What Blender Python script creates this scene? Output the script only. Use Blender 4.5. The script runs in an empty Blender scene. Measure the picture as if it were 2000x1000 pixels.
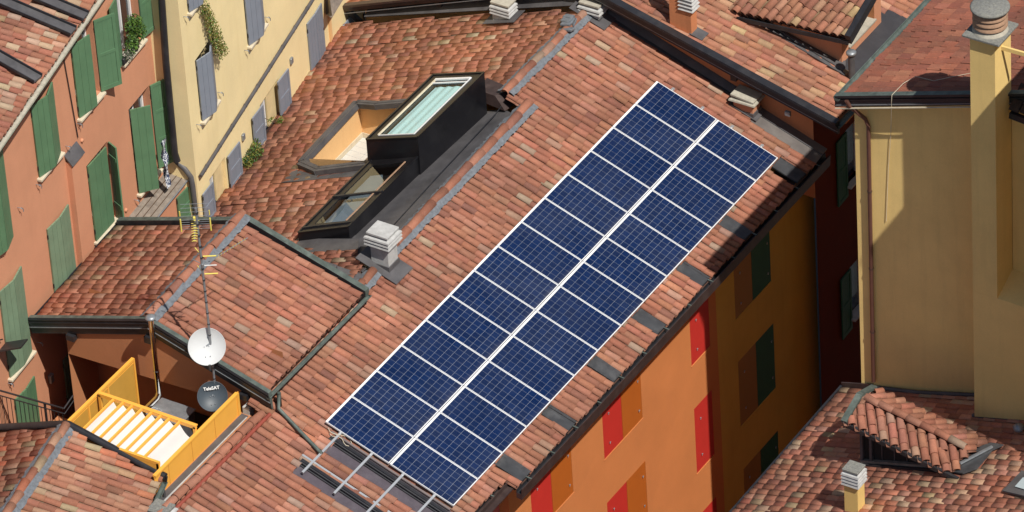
import bpy, math, random
import numpy as np
from mathutils import Vector, Matrix

# ------------------------------------------------------------------ camera
S = bpy.context.scene
COL = S.collection
TH, AZ, RO, FP, TX, TY, DI = 0.6366074892, 2.153232571, -0.06737892846, 12155.94585, -0.2411984957, 7.964738605, 138.0116885
BE = 0.3525633988
TB = math.tan(BE)
V3 = lambda *a: np.array(a, float)
def unit(v):
    v = np.array(v, float); return v/np.linalg.norm(v)
Fw = V3(math.cos(TH)*math.cos(AZ), math.cos(TH)*math.sin(AZ), -math.sin(TH))
_r = V3(math.sin(AZ), -math.cos(AZ), 0); _u = np.cross(_r, Fw)
Rt = math.cos(RO)*_r + math.sin(RO)*_u
Up = -math.sin(RO)*_r + math.cos(RO)*_u
CAM = V3(TX, TY, 14.) - Fw*DI
cd = bpy.data.cameras.new("Camera"); cam = bpy.data.objects.new("Camera", cd); COL.objects.link(cam)
cd.sensor_width = 36.0; cd.lens = FP/2000*36.0; cd.clip_end = 2000; cd.clip_start = 1
cam.matrix_world = Matrix(((Rt[0], Up[0], -Fw[0], CAM[0]), (Rt[1], Up[1], -Fw[1], CAM[1]), (Rt[2], Up[2], -Fw[2], CAM[2]), (0, 0, 0, 1)))
S.camera = cam
S.render.resolution_x = 1024; S.render.resolution_y = 512

# ------------------------------------------------------------------ light
SUN_EL, SUN_AZ = math.radians(55.6), math.radians(-23)
W = bpy.data.worlds.new("World"); S.world = W; W.use_nodes = True
nt = W.node_tree; bg = nt.nodes['Background']
sky = nt.nodes.new('ShaderNodeTexSky'); sky.sky_type = 'NISHITA'; sky.sun_disc = False
sky.sun_elevation = SUN_EL; sky.sun_rotation = math.pi/2 - SUN_AZ
sky.air_density = 1.0; sky.dust_density = 1.0
nt.links.new(sky.outputs[0], bg.inputs[0]); bg.inputs[1].default_value = 0.057
sd = bpy.data.lights.new("Sun", 'SUN'); sun = bpy.data.objects.new("Sun", sd); COL.objects.link(sun)
sd.energy = 4.35; sd.angle = math.radians(0.55); sd.color = (1.0, 0.955, 0.88)
sdir = Vector((math.cos(SUN_EL)*math.cos(SUN_AZ), math.cos(SUN_EL)*math.sin(SUN_AZ), math.sin(SUN_EL)))
sun.rotation_euler = sdir.to_track_quat('Z', 'Y').to_euler(); sun.location = (40, -20, 60)
S.view_settings.view_transform = 'Standard'; S.view_settings.look = 'None'
S.view_settings.exposure = 0.2; S.view_settings.gamma = 1.0

# ------------------------------------------------------------------ survey helpers: turn a sight line into a point on a known plane
def ray(x, y):
    return unit(Fw*FP + Rt*(x-1000) - Up*(y-500))
def pl(x, y, n, d0):
    d = ray(x, y); n = np.array(n, float); return CAM + d*((d0 - n@CAM)/(n@d))
def hz(x, y, z): return pl(x, y, (0, 0, 1), z)
def onX(px, py, x): return pl(px, py, (1, 0, 0), x)
def onY(px, py, y): return pl(px, py, (0, 1, 0), y)
class Plane:
    """roof plane z = z0 - gx*(x-x0) - gy*(y-y0)"""
    def __init__(s, p, gx, gy=0.0):
        s.p = np.array(p, float); s.gx = gx; s.gy = gy; s.n = V3(gx, gy, 1); s.d = s.n@s.p
        s.N = unit(s.n)
        s.down = unit(V3(gx, gy, -(gx*gx+gy*gy))); s.across = unit(np.cross(s.down, s.N))
    def px(s, a, b, off=0.0): return pl(a, b, s.n, s.d+off)
    def z(s, x, y): return s.d - s.gx*x - s.gy*y
    def at(s, x, y, off=0.0): return V3(x, y, s.z(x, y)+off)

# ------------------------------------------------------------------ materials
MATS = {}
def newmat(name):
    m = bpy.data.materials.new(name); m.use_nodes = True; n = m.node_tree
    return m, n, n.nodes['Principled BSDF']
def node(n, t, **kw):
    x = n.nodes.new(t)
    for k, v in kw.items():
        if k in x.inputs: x.inputs[k].default_value = v
        else: setattr(x, k, v)
    return x
def mixc(n, fac, a, b, blend='MIX'):
    m = n.nodes.new('ShaderNodeMix'); m.data_type = 'RGBA'; m.blend_type = blend
    for sock, val in ((m.inputs[0], fac), (m.inputs[6], a), (m.inputs[7], b)):
        if isinstance(val, (int, float)): sock.default_value = val
        elif isinstance(val, tuple): sock.default_value = val if len(val) == 4 else val+(1,)
        else: n.links.new(val, sock)
    return m.outputs[2]
def ramp(n, src, lo, hi):
    r = n.nodes.new('ShaderNodeMapRange'); r.inputs[1].default_value = lo; r.inputs[2].default_value = hi
    n.links.new(src, r.inputs[0]); return r.outputs[0]
def noise(n, scale, detail=4, rough=.55, coord=None, vec=None):
    x = n.nodes.new('ShaderNodeTexNoise'); x.inputs['Scale'].default_value = scale
    x.inputs['Detail'].default_value = detail; x.inputs['Roughness'].default_value = rough
    if vec is None:
        tc = n.nodes.new('ShaderNodeTexCoord'); vec = tc.outputs['Object']
    n.links.new(vec, x.inputs['Vector']); return x.outputs['Fac']
def bump(n, b, h, strength, dist=.02):
    x = n.nodes.new('ShaderNodeBump'); x.inputs['Strength'].default_value = strength
    x.inputs['Distance'].default_value = dist; n.links.new(h, x.inputs['Height']); n.links.new(x.outputs[0], b.inputs['Normal'])
def simple(name, col, rough=.7, metal=0.0, var=.15, scale=3.0, stain=None, stain_amt=.0, bmp=.0, bscale=60, spec=.5):
    if name in MATS: return MATS[name]
    m, n, b = newmat(name)
    f = noise(n, scale, 6, .6); f2 = noise(n, scale*9, 3, .6)
    dk = tuple(c*(1-var) for c in col); lt = tuple(min(1, c*(1+var)) for c in col)
    c = mixc(n, ramp(n, f, .3, .7), dk, lt)
    c = mixc(n, ramp(n, f2, .2, .8), mixc(n, .5, c, tuple(x*(1-var*.8) for x in col)), c)
    if stain:
        f3 = noise(n, scale*.6, 8, .7)
        mm = n.nodes.new('ShaderNodeMath'); mm.operation = 'MULTIPLY'; n.links.new(ramp(n, f3, .5, .75), mm.inputs[0]); mm.inputs[1].default_value = stain_amt
        c = mixc(n, mm.outputs[0], c, stain)
    n.links.new(c, b.inputs['Base Color']); b.inputs['Roughness'].default_value = rough; b.inputs['Metallic'].default_value = metal
    b.inputs['Specular IOR Level'].default_value = spec
    if bmp: bump(n, b, noise(n, bscale, 4, .6), bmp, .01)
    MATS[name] = m; return m
def stucco(name, col, stain=(.2, .15, .1), amt=.18, var=.07):
    """painted render: fine grain, faint cloudy patches, vertical rain streaks"""
    if name in MATS: return MATS[name]
    m, n, b = newmat(name)
    tc = n.nodes.new('ShaderNodeTexCoord')
    mp = n.nodes.new('ShaderNodeMapping'); mp.inputs['Scale'].default_value = (3.0, 3.0, .22); n.links.new(tc.outputs['Object'], mp.inputs['Vector'])
    big = noise(n, .7, 5, .6); st = noise(n, 1.6, 5, .65, vec=mp.outputs[0]); fine = noise(n, 45, 3, .7)
    dk = tuple(c*(1-var) for c in col); lt = tuple(min(1, c*(1+var)) for c in col)
    c = mixc(n, ramp(n, big, .3, .7), dk, lt)
    mm = n.nodes.new('ShaderNodeMath'); mm.operation = 'MULTIPLY'; n.links.new(ramp(n, st, .5, .85), mm.inputs[0]); mm.inputs[1].default_value = amt
    c = mixc(n, mm.outputs[0], c, stain)
    c = mixc(n, ramp(n, fine, .2, .8), mixc(n, .12, c, (0, 0, 0)), c)
    n.links.new(c, b.inputs['Base Color']); b.inputs['Roughness'].default_value = .9; b.inputs['Specular IOR Level'].default_value = .2
    gp = n.nodes.new('ShaderNodeNewGeometry'); pt = noise(n, .33, 3, .5, vec=gp.outputs['Position'])
    m5 = n.nodes.new('ShaderNodeMath'); m5.operation = 'MULTIPLY'; n.links.new(ramp(n, pt, .50, .54), m5.inputs[0]); m5.inputs[1].default_value = .07
    c = mixc(n, m5.outputs[0], c, tuple(x*.55 for x in col)); n.links.new(c, b.inputs['Base Color'])
    bump(n, b, noise(n, 30, 5, .7), .35, .012)
    MATS[name] = m; return m
def tile_mat():
    m, n, b = newmat('terracotta_tile')
    at = n.nodes.new('ShaderNodeAttribute'); at.attribute_name = 'tint'
    f1 = noise(n, 5.0, 6, .65); f2 = noise(n, 38, 4, .7); f3 = noise(n, 11, 8, .75)
    c = at.outputs['Color']
    c = mixc(n, ramp(n, f1, .3, .72), mixc(n, .36, c, (.09, .042, .032)), c)
    c = mixc(n, ramp(n, f2, .25, .75), mixc(n, .22, c, (.06, .035, .025)), mixc(n, .10, c, (.75, .5, .36)))
    mm = n.nodes.new('ShaderNodeMath'); mm.operation = 'MULTIPLY'; n.links.new(ramp(n, f3, .6, .74), mm.inputs[0]); mm.inputs[1].default_value = .45
    c = mixc(n, mm.outputs[0], c, (.42, .36, .27))
    f5 = noise(n, .9, 4, .6); c = mixc(n, ramp(n, f5, .35, .65), mixc(n, .22, c, (.05, .03, .02)), c)
    f4 = noise(n, 7.5, 8, .8); m4 = n.nodes.new('ShaderNodeMath'); m4.operation = 'MULTIPLY'; n.links.new(ramp(n, f4, .64, .76), m4.inputs[0]); m4.inputs[1].default_value = .55
    c = mixc(n, m4.outputs[0], c, (.07, .05, .04))
    n.links.new(c, b.inputs['Base Color']); b.inputs['Roughness'].default_value = .88; b.inputs['Specular IOR Level'].default_value = .25
    bump(n, b, noise(n, 70, 4, .7), .5, .008)
    return m
M_TILE = tile_mat()
M_DECK = simple('roof_underlay', (.09, .045, .03), .95, var=.3)
M_MORTAR = simple('lead_grey_mortar', (.15, .165, .185), .85, var=.35, scale=12, bmp=.8, bscale=40)
M_BLACK = simple('black_painted_metal', (.022, .022, .026), .42, .0, var=.35, scale=4, stain=(.10, .095, .09), stain_amt=.25, spec=.5)
M_LACQ = simple('black_lacquered_sheet', (.0085, .0085, .011), .33, var=.3, scale=2, stain=(.05, .05, .05), stain_amt=.25)
M_DKMET = simple('dark_sheet_flashing', (.088, .084, .088), .55, .0, var=.35, scale=2.2, stain=(.17, .165, .165), stain_amt=.45, bmp=.25, bscale=9)
M_VERD = simple('weathered_green_copper', (.10, .125, .11), .6, .2, var=.4, scale=6, stain=(.24, .28, .25), stain_amt=.5)
M_BRONZE = simple('brown_painted_gutter', (.055, .035, .032), .4, .1, var=.3, scale=5, stain=(.15, .12, .11), stain_amt=.3)
M_SILVER = simple('aluminium_rail', (.60, .62, .64), .38, .55, var=.08)
M_FRAME = simple('white_anodised_frame', (.80, .81, .82), .35, .1, var=.03)
M_STEEL = simple('polished_steel', (.75, .73, .70), .12, 1.0, var=.05)
M_GALV = simple('galvanised_metal', (.30, .32, .34), .45, .5, var=.2, scale=10)
M_CONC = simple('pale_concrete', (.46, .46, .45), .9, var=.18, scale=8, stain=(.2, .2, .19), stain_amt=.5, bmp=.4)
M_CONCD = simple('lichen_concrete', (.20, .20, .185), .95, var=.35, scale=22, stain=(.36, .35, .27), stain_amt=.5, bmp=.8, bscale=50)
M_CONCY = simple('weathered_beige_concrete', (.42, .39, .32), .9, var=.2, scale=10, stain=(.22, .21, .18), stain_amt=.5, bmp=.5)
M_CLAYP = simple('clay_pot_brown', (.36, .22, .14), .85, var=.2, scale=14)
M_ORANGE = stucco('orange_render', (.58, .205, .066), (.55, .2, .08))
M_OCHRE = stucco('ochre_render', (.60, .365, .075), (.3, .17, .04))
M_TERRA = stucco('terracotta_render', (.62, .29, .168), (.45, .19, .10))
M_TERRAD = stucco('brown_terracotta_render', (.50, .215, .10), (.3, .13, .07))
M_YELL = stucco('pale_yellow_render', (.90, .73, .40), (.74, .54, .22), .3)
M_MUST = stucco('mustard_render', (.93, .67, .26), (.60, .42, .17), .3)
M_REDW = stucco('dark_red_render', (.13, .026, .012), (.06, .012, .006))
M_PINK = stucco('rose_red_render', (.55, .12, .09), (.4, .1, .08))
M_APRI = stucco('apricot_render', (.84, .52, .24), (.5, .2, .08))
M_CHOR = stucco('orange_chimney_render', (.62, .24, .11), (.35, .13, .06), .4)
M_GREEN = simple('green_shutter_paint', (.098, .198, .104), .55, var=.12, scale=2.5, bmp=.1)
M_GREENF = simple('faded_green_shutter_paint', (.175, .255, .16), .65, var=.14, scale=2.5, bmp=.1)
M_GREEND = simple('dark_green_shutter_paint', (.018, .09, .045), .6, var=.08)
M_GREY = simple('grey_shutter_paint', (.215, .24, .285), .6, var=.08, scale=2.5, bmp=.1)
M_REDS = simple('red_panel_paint', (.50, .028, .02), .55, var=.05)
M_BRNS = simple('burnt_orange_panel_paint', (.42, .105, .012), .55, var=.05)
M_OLIV = simple('brown_panel_paint', (.30, .14, .028), .6, var=.06)
M_AMBER = simple('amber_yellow_metal_paint', (.88, .43, .065), .45, var=.04)
M_AMBERN = simple('amber_perforated_sheet', (.55, .30, .05), .6, var=.08)
M_STONE = simple('pale_stone_sill', (.62, .54, .40), .85, var=.15, scale=9)
M_WOOD = simple('weathered_grey_boards', (.23, .19, .155), .9, var=.35, scale=7, stain=(.34, .31, .25), stain_amt=.4)
M_FLOOR = simple('terrace_floor_tile', (.55, .54, .50), .8, var=.06)
M_WHITE = simple('white_paint', (.80, .80, .78), .5, var=.03)
M_DISHW = simple('dish_white_paint', (.56, .57, .57), .6, var=.03)
M_DISHG = simple('slate_grey_dish_paint', (.055, .072, .088), .5, var=.1)
M_YPLAST = simple('yellow_plastic', (.75, .62, .12), .5, var=.05)
M_ASPH = simple('asphalt', (.05, .05, .05), .95, var=.2)
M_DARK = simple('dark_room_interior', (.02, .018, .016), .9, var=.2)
M_LEAF = simple('fresh_green_leaves', (.085, .17, .02), .6, var=.45, scale=6)
M_LEAFD = simple('deep_green_leaves', (.03, .075, .02), .6, var=.4, scale=6)
M_LEAFO = simple('olive_gold_leaves', (.20, .17, .035), .7, var=.5, scale=8)
M_BARK = simple('bark', (.10, .06, .035), .9)
M_REDGR = simple('red_painted_channel', (.27, .06, .04), .5, var=.2, scale=6)
M_CLOTH = simple('white_canvas', (.88, .88, .87), .9, var=.04)
M_DENIM = simple('patterned_laundry', (.10, .13, .22), .9, var=.1)
def laundry():
    n = M_DENIM.node_tree; b = n.nodes['Principled BSDF']
    c = mixc(n, ramp(n, noise(n, 26, 2, .5), .49, .53), (.03, .045, .10), (.62, .64, .66)); n.links.new(c, b.inputs['Base Color'])
laundry()
def canvas():
    n = M_CLOTH.node_tree; b = n.nodes['Principled BSDF']; o = n.nodes['Material Output']
    t = n.nodes.new('ShaderNodeBsdfTranslucent'); t.inputs[0].default_value = (.8, .8, .78, 1)
    mx = n.nodes.new('ShaderNodeMixShader'); mx.inputs[0].default_value = .35
    n.links.new(b.outputs[0], mx.inputs[1]); n.links.new(t.outputs[0], mx.inputs[2]); n.links.new(mx.outputs[0], o.inputs[0])
canvas()
def glass(name, tint, refl_rough=.02, transp=.5):
    m, n, b = newmat(name); o = n.nodes['Material Output']
    tr = n.nodes.new('ShaderNodeBsdfTransparent'); tr.inputs[0].default_value = tint+(1,)
    gl = n.nodes.new('ShaderNodeBsdfGlossy'); gl.inputs['Roughness'].default_value = refl_rough; gl.inputs[0].default_value = (.9, .95, 1, 1)
    mx = n.nodes.new('ShaderNodeMixShader'); mx.inputs[0].default_value = transp; n.links.new(tr.outputs[0], mx.inputs[1]); n.links.new(gl.outputs[0], mx.inputs[2])
    n.links.new(mx.outputs[0], o.inputs[0]); return m
M_GLASSC = glass('clear_roof_glass', (.80, .89, .89), transp=.10)
M_GLASSD = glass('dark_roof_glass', (.60, .64, .67), transp=.24)
M_CURT = simple('pale_aqua_curtain', (.60, .77, .78), .9, var=.03)
M_WINFILL = simple('grey_window_fill', (.40, .47, .50), .9, var=.04)
def cell_mat():
    m, n, b = newmat('solar_cells')
    uv = n.nodes.new('ShaderNodeUVMap'); sp = n.nodes.new('ShaderNodeSeparateXYZ'); n.links.new(uv.outputs[0], sp.inputs[0])
    def M(op, a, bb=None, c=None):
        x = n.nodes.new('ShaderNodeMath'); x.operation = op
        for i, v in enumerate((a, bb, c)):
            if v is None: continue
            if isinstance(v, (int, float)): x.inputs[i].default_value = v
            else: n.links.new(v, x.inputs[i])
        return x.outputs[0]
    def line(src, count, w):   # 1 near a cell border
        f = M('FRACT', M('MULTIPLY', src, count)); d = M('ABSOLUTE', M('SUBTRACT', f, .5)); return M('GREATER_THAN', d, .5-w)
    U, Vv = sp.outputs[0], sp.outputs[1]       # U along the short side (6 cells), V along the long side (10 cells)
    lu = line(U, 6, .022); lv = line(Vv, 10, .020)
    bus = line(M('ADD', M('MULTIPLY', U, 1), 1/36.), 18, .030)
    fing = M('SINE', M('MULTIPLY', U, 6*22*6.283)); 
    cid = n.nodes.new('ShaderNodeCombineXYZ'); n.links.new(M('FLOOR', M('MULTIPLY', U, 6)), cid.inputs[0]); n.links.new(M('FLOOR', M('MULTIPLY', Vv, 10)), cid.inputs[1])
    oi = n.nodes.new('ShaderNodeObjectInfo'); n.links.new(M('MULTIPLY', oi.outputs['Random'], 57.0), cid.inputs[2])
    wn = n.nodes.new('ShaderNodeTexWhiteNoise'); wn.noise_dimensions = '3D'; n.links.new(cid.outputs[0], wn.inputs['Vector'])
    base = mixc(n, wn.outputs['Value'], (.0022, .010, .044), (.0035, .016, .068))
    cr = noise(n, 60, 3, .6); base = mixc(n, ramp(n, cr, .35, .65), base, mixc(n, .25, base, (.01, .03, .12)))
    c = mixc(n, M('MULTIPLY', bus, .07), base, (.35, .40, .48))
    c = mixc(n, M('MULTIPLY', lv, .38), c, (.55, .60, .66)); c = mixc(n, M('MULTIPLY', lu, .22), c, (.55, .60, .66))
    gm = n.nodes.new('ShaderNodeNewGeometry'); dust = noise(n, .8, 6, .7, vec=gm.outputs['Position']); c = mixc(n, M('MULTIPLY', ramp(n, dust, .35, .85), .06), c, (.35, .36, .38)); edge = ramp(n, Vv, .93, 1.0); c = mixc(n, M('MULTIPLY', M('MULTIPLY', edge, ramp(n, dust, .2, .8)), .10), c, (.40, .36, .30)); c = mixc(n, M('MULTIPLY', oi.outputs['Random'], .25), c, (.004, .012, .05))
    n.links.new(c, b.inputs['Base Color']); b.inputs['Roughness'].default_value = .14; b.inputs['IOR'].default_value = 1.30
    return m
M_CELL = cell_mat()

# ------------------------------------------------------------------ mesh builder
class MB:
    def __init__(s): s.v = []; s.f = []; s.m = []; s.sm = []; s.mats = []; s.uv = None
    def mi(s, mat):
        if mat not in s.mats: s.mats.append(mat)
        return s.mats.index(mat)
    def poly(s, pts, mat, smooth=False):
        i = len(s.v); s.v += [tuple(p) for p in pts]; s.f.append(tuple(range(i, i+len(pts)))); s.m.append(s.mi(mat)); s.sm.append(smooth)
    def up(s, pts, mat):
        p = [np.array(q, float) for q in pts]
        s.poly(p if np.cross(p[1]-p[0], p[2]-p[0])[2] > 0 else p[::-1], mat)
    def mesh(s, vs, fs, mat, smooth=False):
        i = len(s.v); k = s.mi(mat); s.v += [tuple(p) for p in vs]
        for f in fs: s.f.append(tuple(i+a for a in f)); s.m.append(k); s.sm.append(smooth)
    def hexa(s, a, b, mat, bev=0.0):
        """a, b: two matching quads (bottom, top)"""
        vs = list(a)+list(b)
        s.mesh(vs, [(3, 2, 1, 0), (4, 5, 6, 7), (0, 1, 5, 4), (1, 2, 6, 5), (2, 3, 7, 6), (3, 0, 4, 7)], mat)
    def box(s, c, ex, ey, ez, mat):
        """c centre; ex,ey,ez half-extent vectors"""
        c = np.array(c, float); ex, ey, ez = map(lambda q: np.array(q, float), (ex, ey, ez))
        s.hexa([c-ex-ey-ez, c+ex-ey-ez, c+ex+ey-ez, c-ex+ey-ez], [c-ex-ey+ez, c+ex-ey+ez, c+ex+ey+ez, c-ex+ey+ez], mat)
    def aabb(s, x0, x1, y0, y1, z0, z1, mat):
        s.box(((x0+x1)/2, (y0+y1)/2, (z0+z1)/2), ((x1-x0)/2, 0, 0), (0, (y1-y0)/2, 0), (0, 0, (z1-z0)/2), mat)
    def rbox(s, c, ex, ey, ez, mat, r=.01):
        """box with chamfered vertical + top edges"""
        c = np.array(c, float); ex, ey, ez = map(lambda q: np.array(q, float), (ex, ey, ez))
        ux, uy, uz = unit(ex), unit(ey), unit(ez); hx, hy, hzz = map(np.linalg.norm, (ex, ey, ez))
        def ring(ix, z):
            pts = []
            for sx, sy in ((1, 1), (-1, 1), (-1, -1), (1, -1)):
                a = (hx-ix, hy-ix-r); b2 = (hx-ix-r, hy-ix)
                pr = [a, b2] if sx*sy > 0 else [b2, a]
                for q in pr: pts.append(c+ux*q[0]*sx+uy*q[1]*sy+uz*z)
            return pts
        rings = [ring(r, -hzz), ring(0, -hzz+r), ring(0, hzz-r), ring(r, hzz)]
        vs = sum(rings, []); fs = []
        for k in range(3):
            for i in range(8): fs.append((k*8+i, k*8+(i+1) % 8, (k+1)*8+(i+1) % 8, (k+1)*8+i))
        fs.append(tuple(range(24, 32))); fs.append(tuple(range(7, -1, -1))); s.mesh(vs, fs, mat)
    def tube(s, pts, r, mat, n=8, cap=True, r1=None):
        pts = [np.array(p, float) for p in pts]; vs = []; fs = []; prev = None
        for i, p in enumerate(pts):
            d = unit((pts[min(i+1, len(pts)-1)]-pts[max(i-1, 0)]))
            if prev is None:
                a = np.cross(d, V3(0, 0, 1)) if abs(d[2]) < .95 else np.cross(d, V3(1, 0, 0))
            else: a = prev - d*(prev@d)
            a = unit(a); prev = a; b = np.cross(d, a)
            rr = r if r1 is None else r+(r1-r)*i/max(1, len(pts)-1)
            for k in range(n):
                t = 2*math.pi*k/n; vs.append(p+a*math.cos(t)*rr+b*math.sin(t)*rr)
        for i in range(len(pts)-1):
            for k in range(n): fs.append((i*n+k, i*n+(k+1) % n, (i+1)*n+(k+1) % n, (i+1)*n+k))
        s.mesh(vs, fs, mat, True)
        if cap:
            s.poly(vs[:n][::-1], mat); s.poly(vs[-n:], mat)
    def bar(s, p0, p1, w, h, mat, up=(0, 0, 1)):
        p0 = np.array(p0, float); p1 = np.array(p1, float); d = p1-p0; L = np.linalg.norm(d); d = d/L
        sd_ = unit(np.cross(d, np.array(up, float))); u = np.cross(sd_, d)
        s.box((p0+p1)/2, d*L/2, sd_*w/2, u*h/2, mat)
    def extrude(s, prof, p0, p1, out, mats, up=(0, 0, 1), closed=True):
        """2-D profile [(o,u)] swept from p0 to p1; o along 'out', u along 'up'"""
        p0 = np.array(p0, float); p1 = np.array(p1, float); out = np.array(out, float); up = np.array(up, float)
        a = [p0+out*o+up*u for o, u in prof]; b = [p1+out*o+up*u for o, u in prof]; n = len(prof)
        for i in range(n if closed else n-1):
            j = (i+1) % n; mt = mats[i % len(mats)] if isinstance(mats, list) else mats
            s.poly([a[i], a[j], b[j], b[i]], mt)
        if closed:
            mt = mats[0] if isinstance(mats, list) else mats
            s.poly(a[::-1], mt); s.poly(b, mt)
    def lathe(s, c, prof, mat, n=24, axis=(0, 0, 1), cap=True):
        ax = unit(axis); a = unit(np.cross(ax, V3(0, 1, 0)) if abs(ax[1]) < .9 else np.cross(ax, V3(1, 0, 0))); b = np.cross(ax, a); c = np.array(c, float)
        vs = []; fs = []
        for r, h in prof:
            for k in range(n):
                t = 2*math.pi*k/n; vs.append(c+ax*h+a*r*math.cos(t)+b*r*math.sin(t))
        for i in range(len(prof)-1):
            for k in range(n): fs.append((i*n+k, i*n+(k+1) % n, (i+1)*n+(k+1) % n, (i+1)*n+k))
        s.mesh(vs, fs, mat, True)
        if cap and prof[-1][0] > 1e-4: s.poly(vs[-n:], mat)
        if cap and prof[0][0] > 1e-3: s.poly(vs[:n][::-1], mat)

def root_loc(o):
    while o.parent: o = o.parent
    return np.array(o.location)
def tag(o, label, cat, group=None, kind=None):
    if label: o['label'] = label
    if cat: o['category'] = cat
    if group: o['group'] = group
    if kind: o['kind'] = kind
    return o
def thing(name, label, cat, loc, group=None):
    o = bpy.data.objects.new(name, None); COL.objects.link(o); o.location = tuple(loc); o.empty_display_size = .3
    return tag(o, label, cat, group)
def obj(name, mb, parent=None, label=None):
    me = bpy.data.meshes.new(name); off = root_loc(parent) if parent else V3(0, 0, 0)
    vs = np.array(mb.v, float)-off
    me.from_pydata([tuple(v) for v in vs], [], mb.f)
    for m in mb.mats: me.materials.append(m)
    me.polygons.foreach_set('material_index', mb.m); me.polygons.foreach_set('use_smooth', mb.sm)
    me.update(); o = bpy.data.objects.new(name, me); COL.objects.link(o)
    if parent: o.parent = parent
    if label: o['label'] = label
    return o
def single(name, mb, label, cat, group=None, kind=None):
    """a thing made of one mesh, with its origin at the base of the mesh"""
    vs = np.array(mb.v, float); loc = V3(vs[:, 0].mean(), vs[:, 1].mean(), vs[:, 2].min()); mb.v = [tuple(v-loc) for v in vs]
    o = obj(name, mb); o.location = tuple(loc); return tag(o, label, cat, group, kind)

# ------------------------------------------------------------------ barrel tile roofs
PAL = {
 'main': [((0.439, 0.173, 0.106), 30), ((0.392, 0.147, 0.089), 30), ((0.470, 0.202, 0.133), 20), ((0.346, 0.124, 0.077), 14), ((0.431, 0.242, 0.172), 5), ((0.282, 0.110, 0.077), 6), ((0.409, 0.294, 0.211), 2)],
 'back': [((0.615, 0.243, 0.148), 34), ((0.532, 0.205, 0.132), 30), ((0.699, 0.309, 0.194), 20), ((0.447, 0.185, 0.125), 14), ((0.671, 0.426, 0.296), 4), ((0.615, 0.514, 0.359), 1.5)],
 'rear': [((0.454, 0.195, 0.114), 30), ((0.395, 0.155, 0.095), 26), ((0.353, 0.140, 0.091), 16), ((0.504, 0.280, 0.167), 13), ((0.504, 0.357, 0.190), 7), ((0.302, 0.132, 0.091), 8)],
 'mixed': [((0.658, 0.262, 0.163), 30), ((0.567, 0.198, 0.118), 28), ((0.703, 0.339, 0.226), 20), ((0.703, 0.455, 0.298), 9), ((0.476, 0.174, 0.108), 9), ((0.544, 0.387, 0.234), 3)],
 'left': [((0.452, 0.188, 0.113), 28), ((0.415, 0.147, 0.089), 24), ((0.524, 0.312, 0.210), 18), ((0.560, 0.410, 0.274), 10), ((0.343, 0.123, 0.081), 12), ((0.470, 0.345, 0.177), 4)],
 'near': [((0.466, 0.210, 0.130), 26), ((0.391, 0.142, 0.085), 24), ((0.485, 0.277, 0.179), 18), ((0.428, 0.319, 0.196), 8), ((0.522, 0.159, 0.081), 9), ((0.317, 0.118, 0.073), 12)],
 'flat': [((0.355, 0.104, 0.060), 34), ((0.303, 0.089, 0.054), 30), ((0.418, 0.144, 0.083), 22), ((0.251, 0.079, 0.051), 14)],
}
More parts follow.
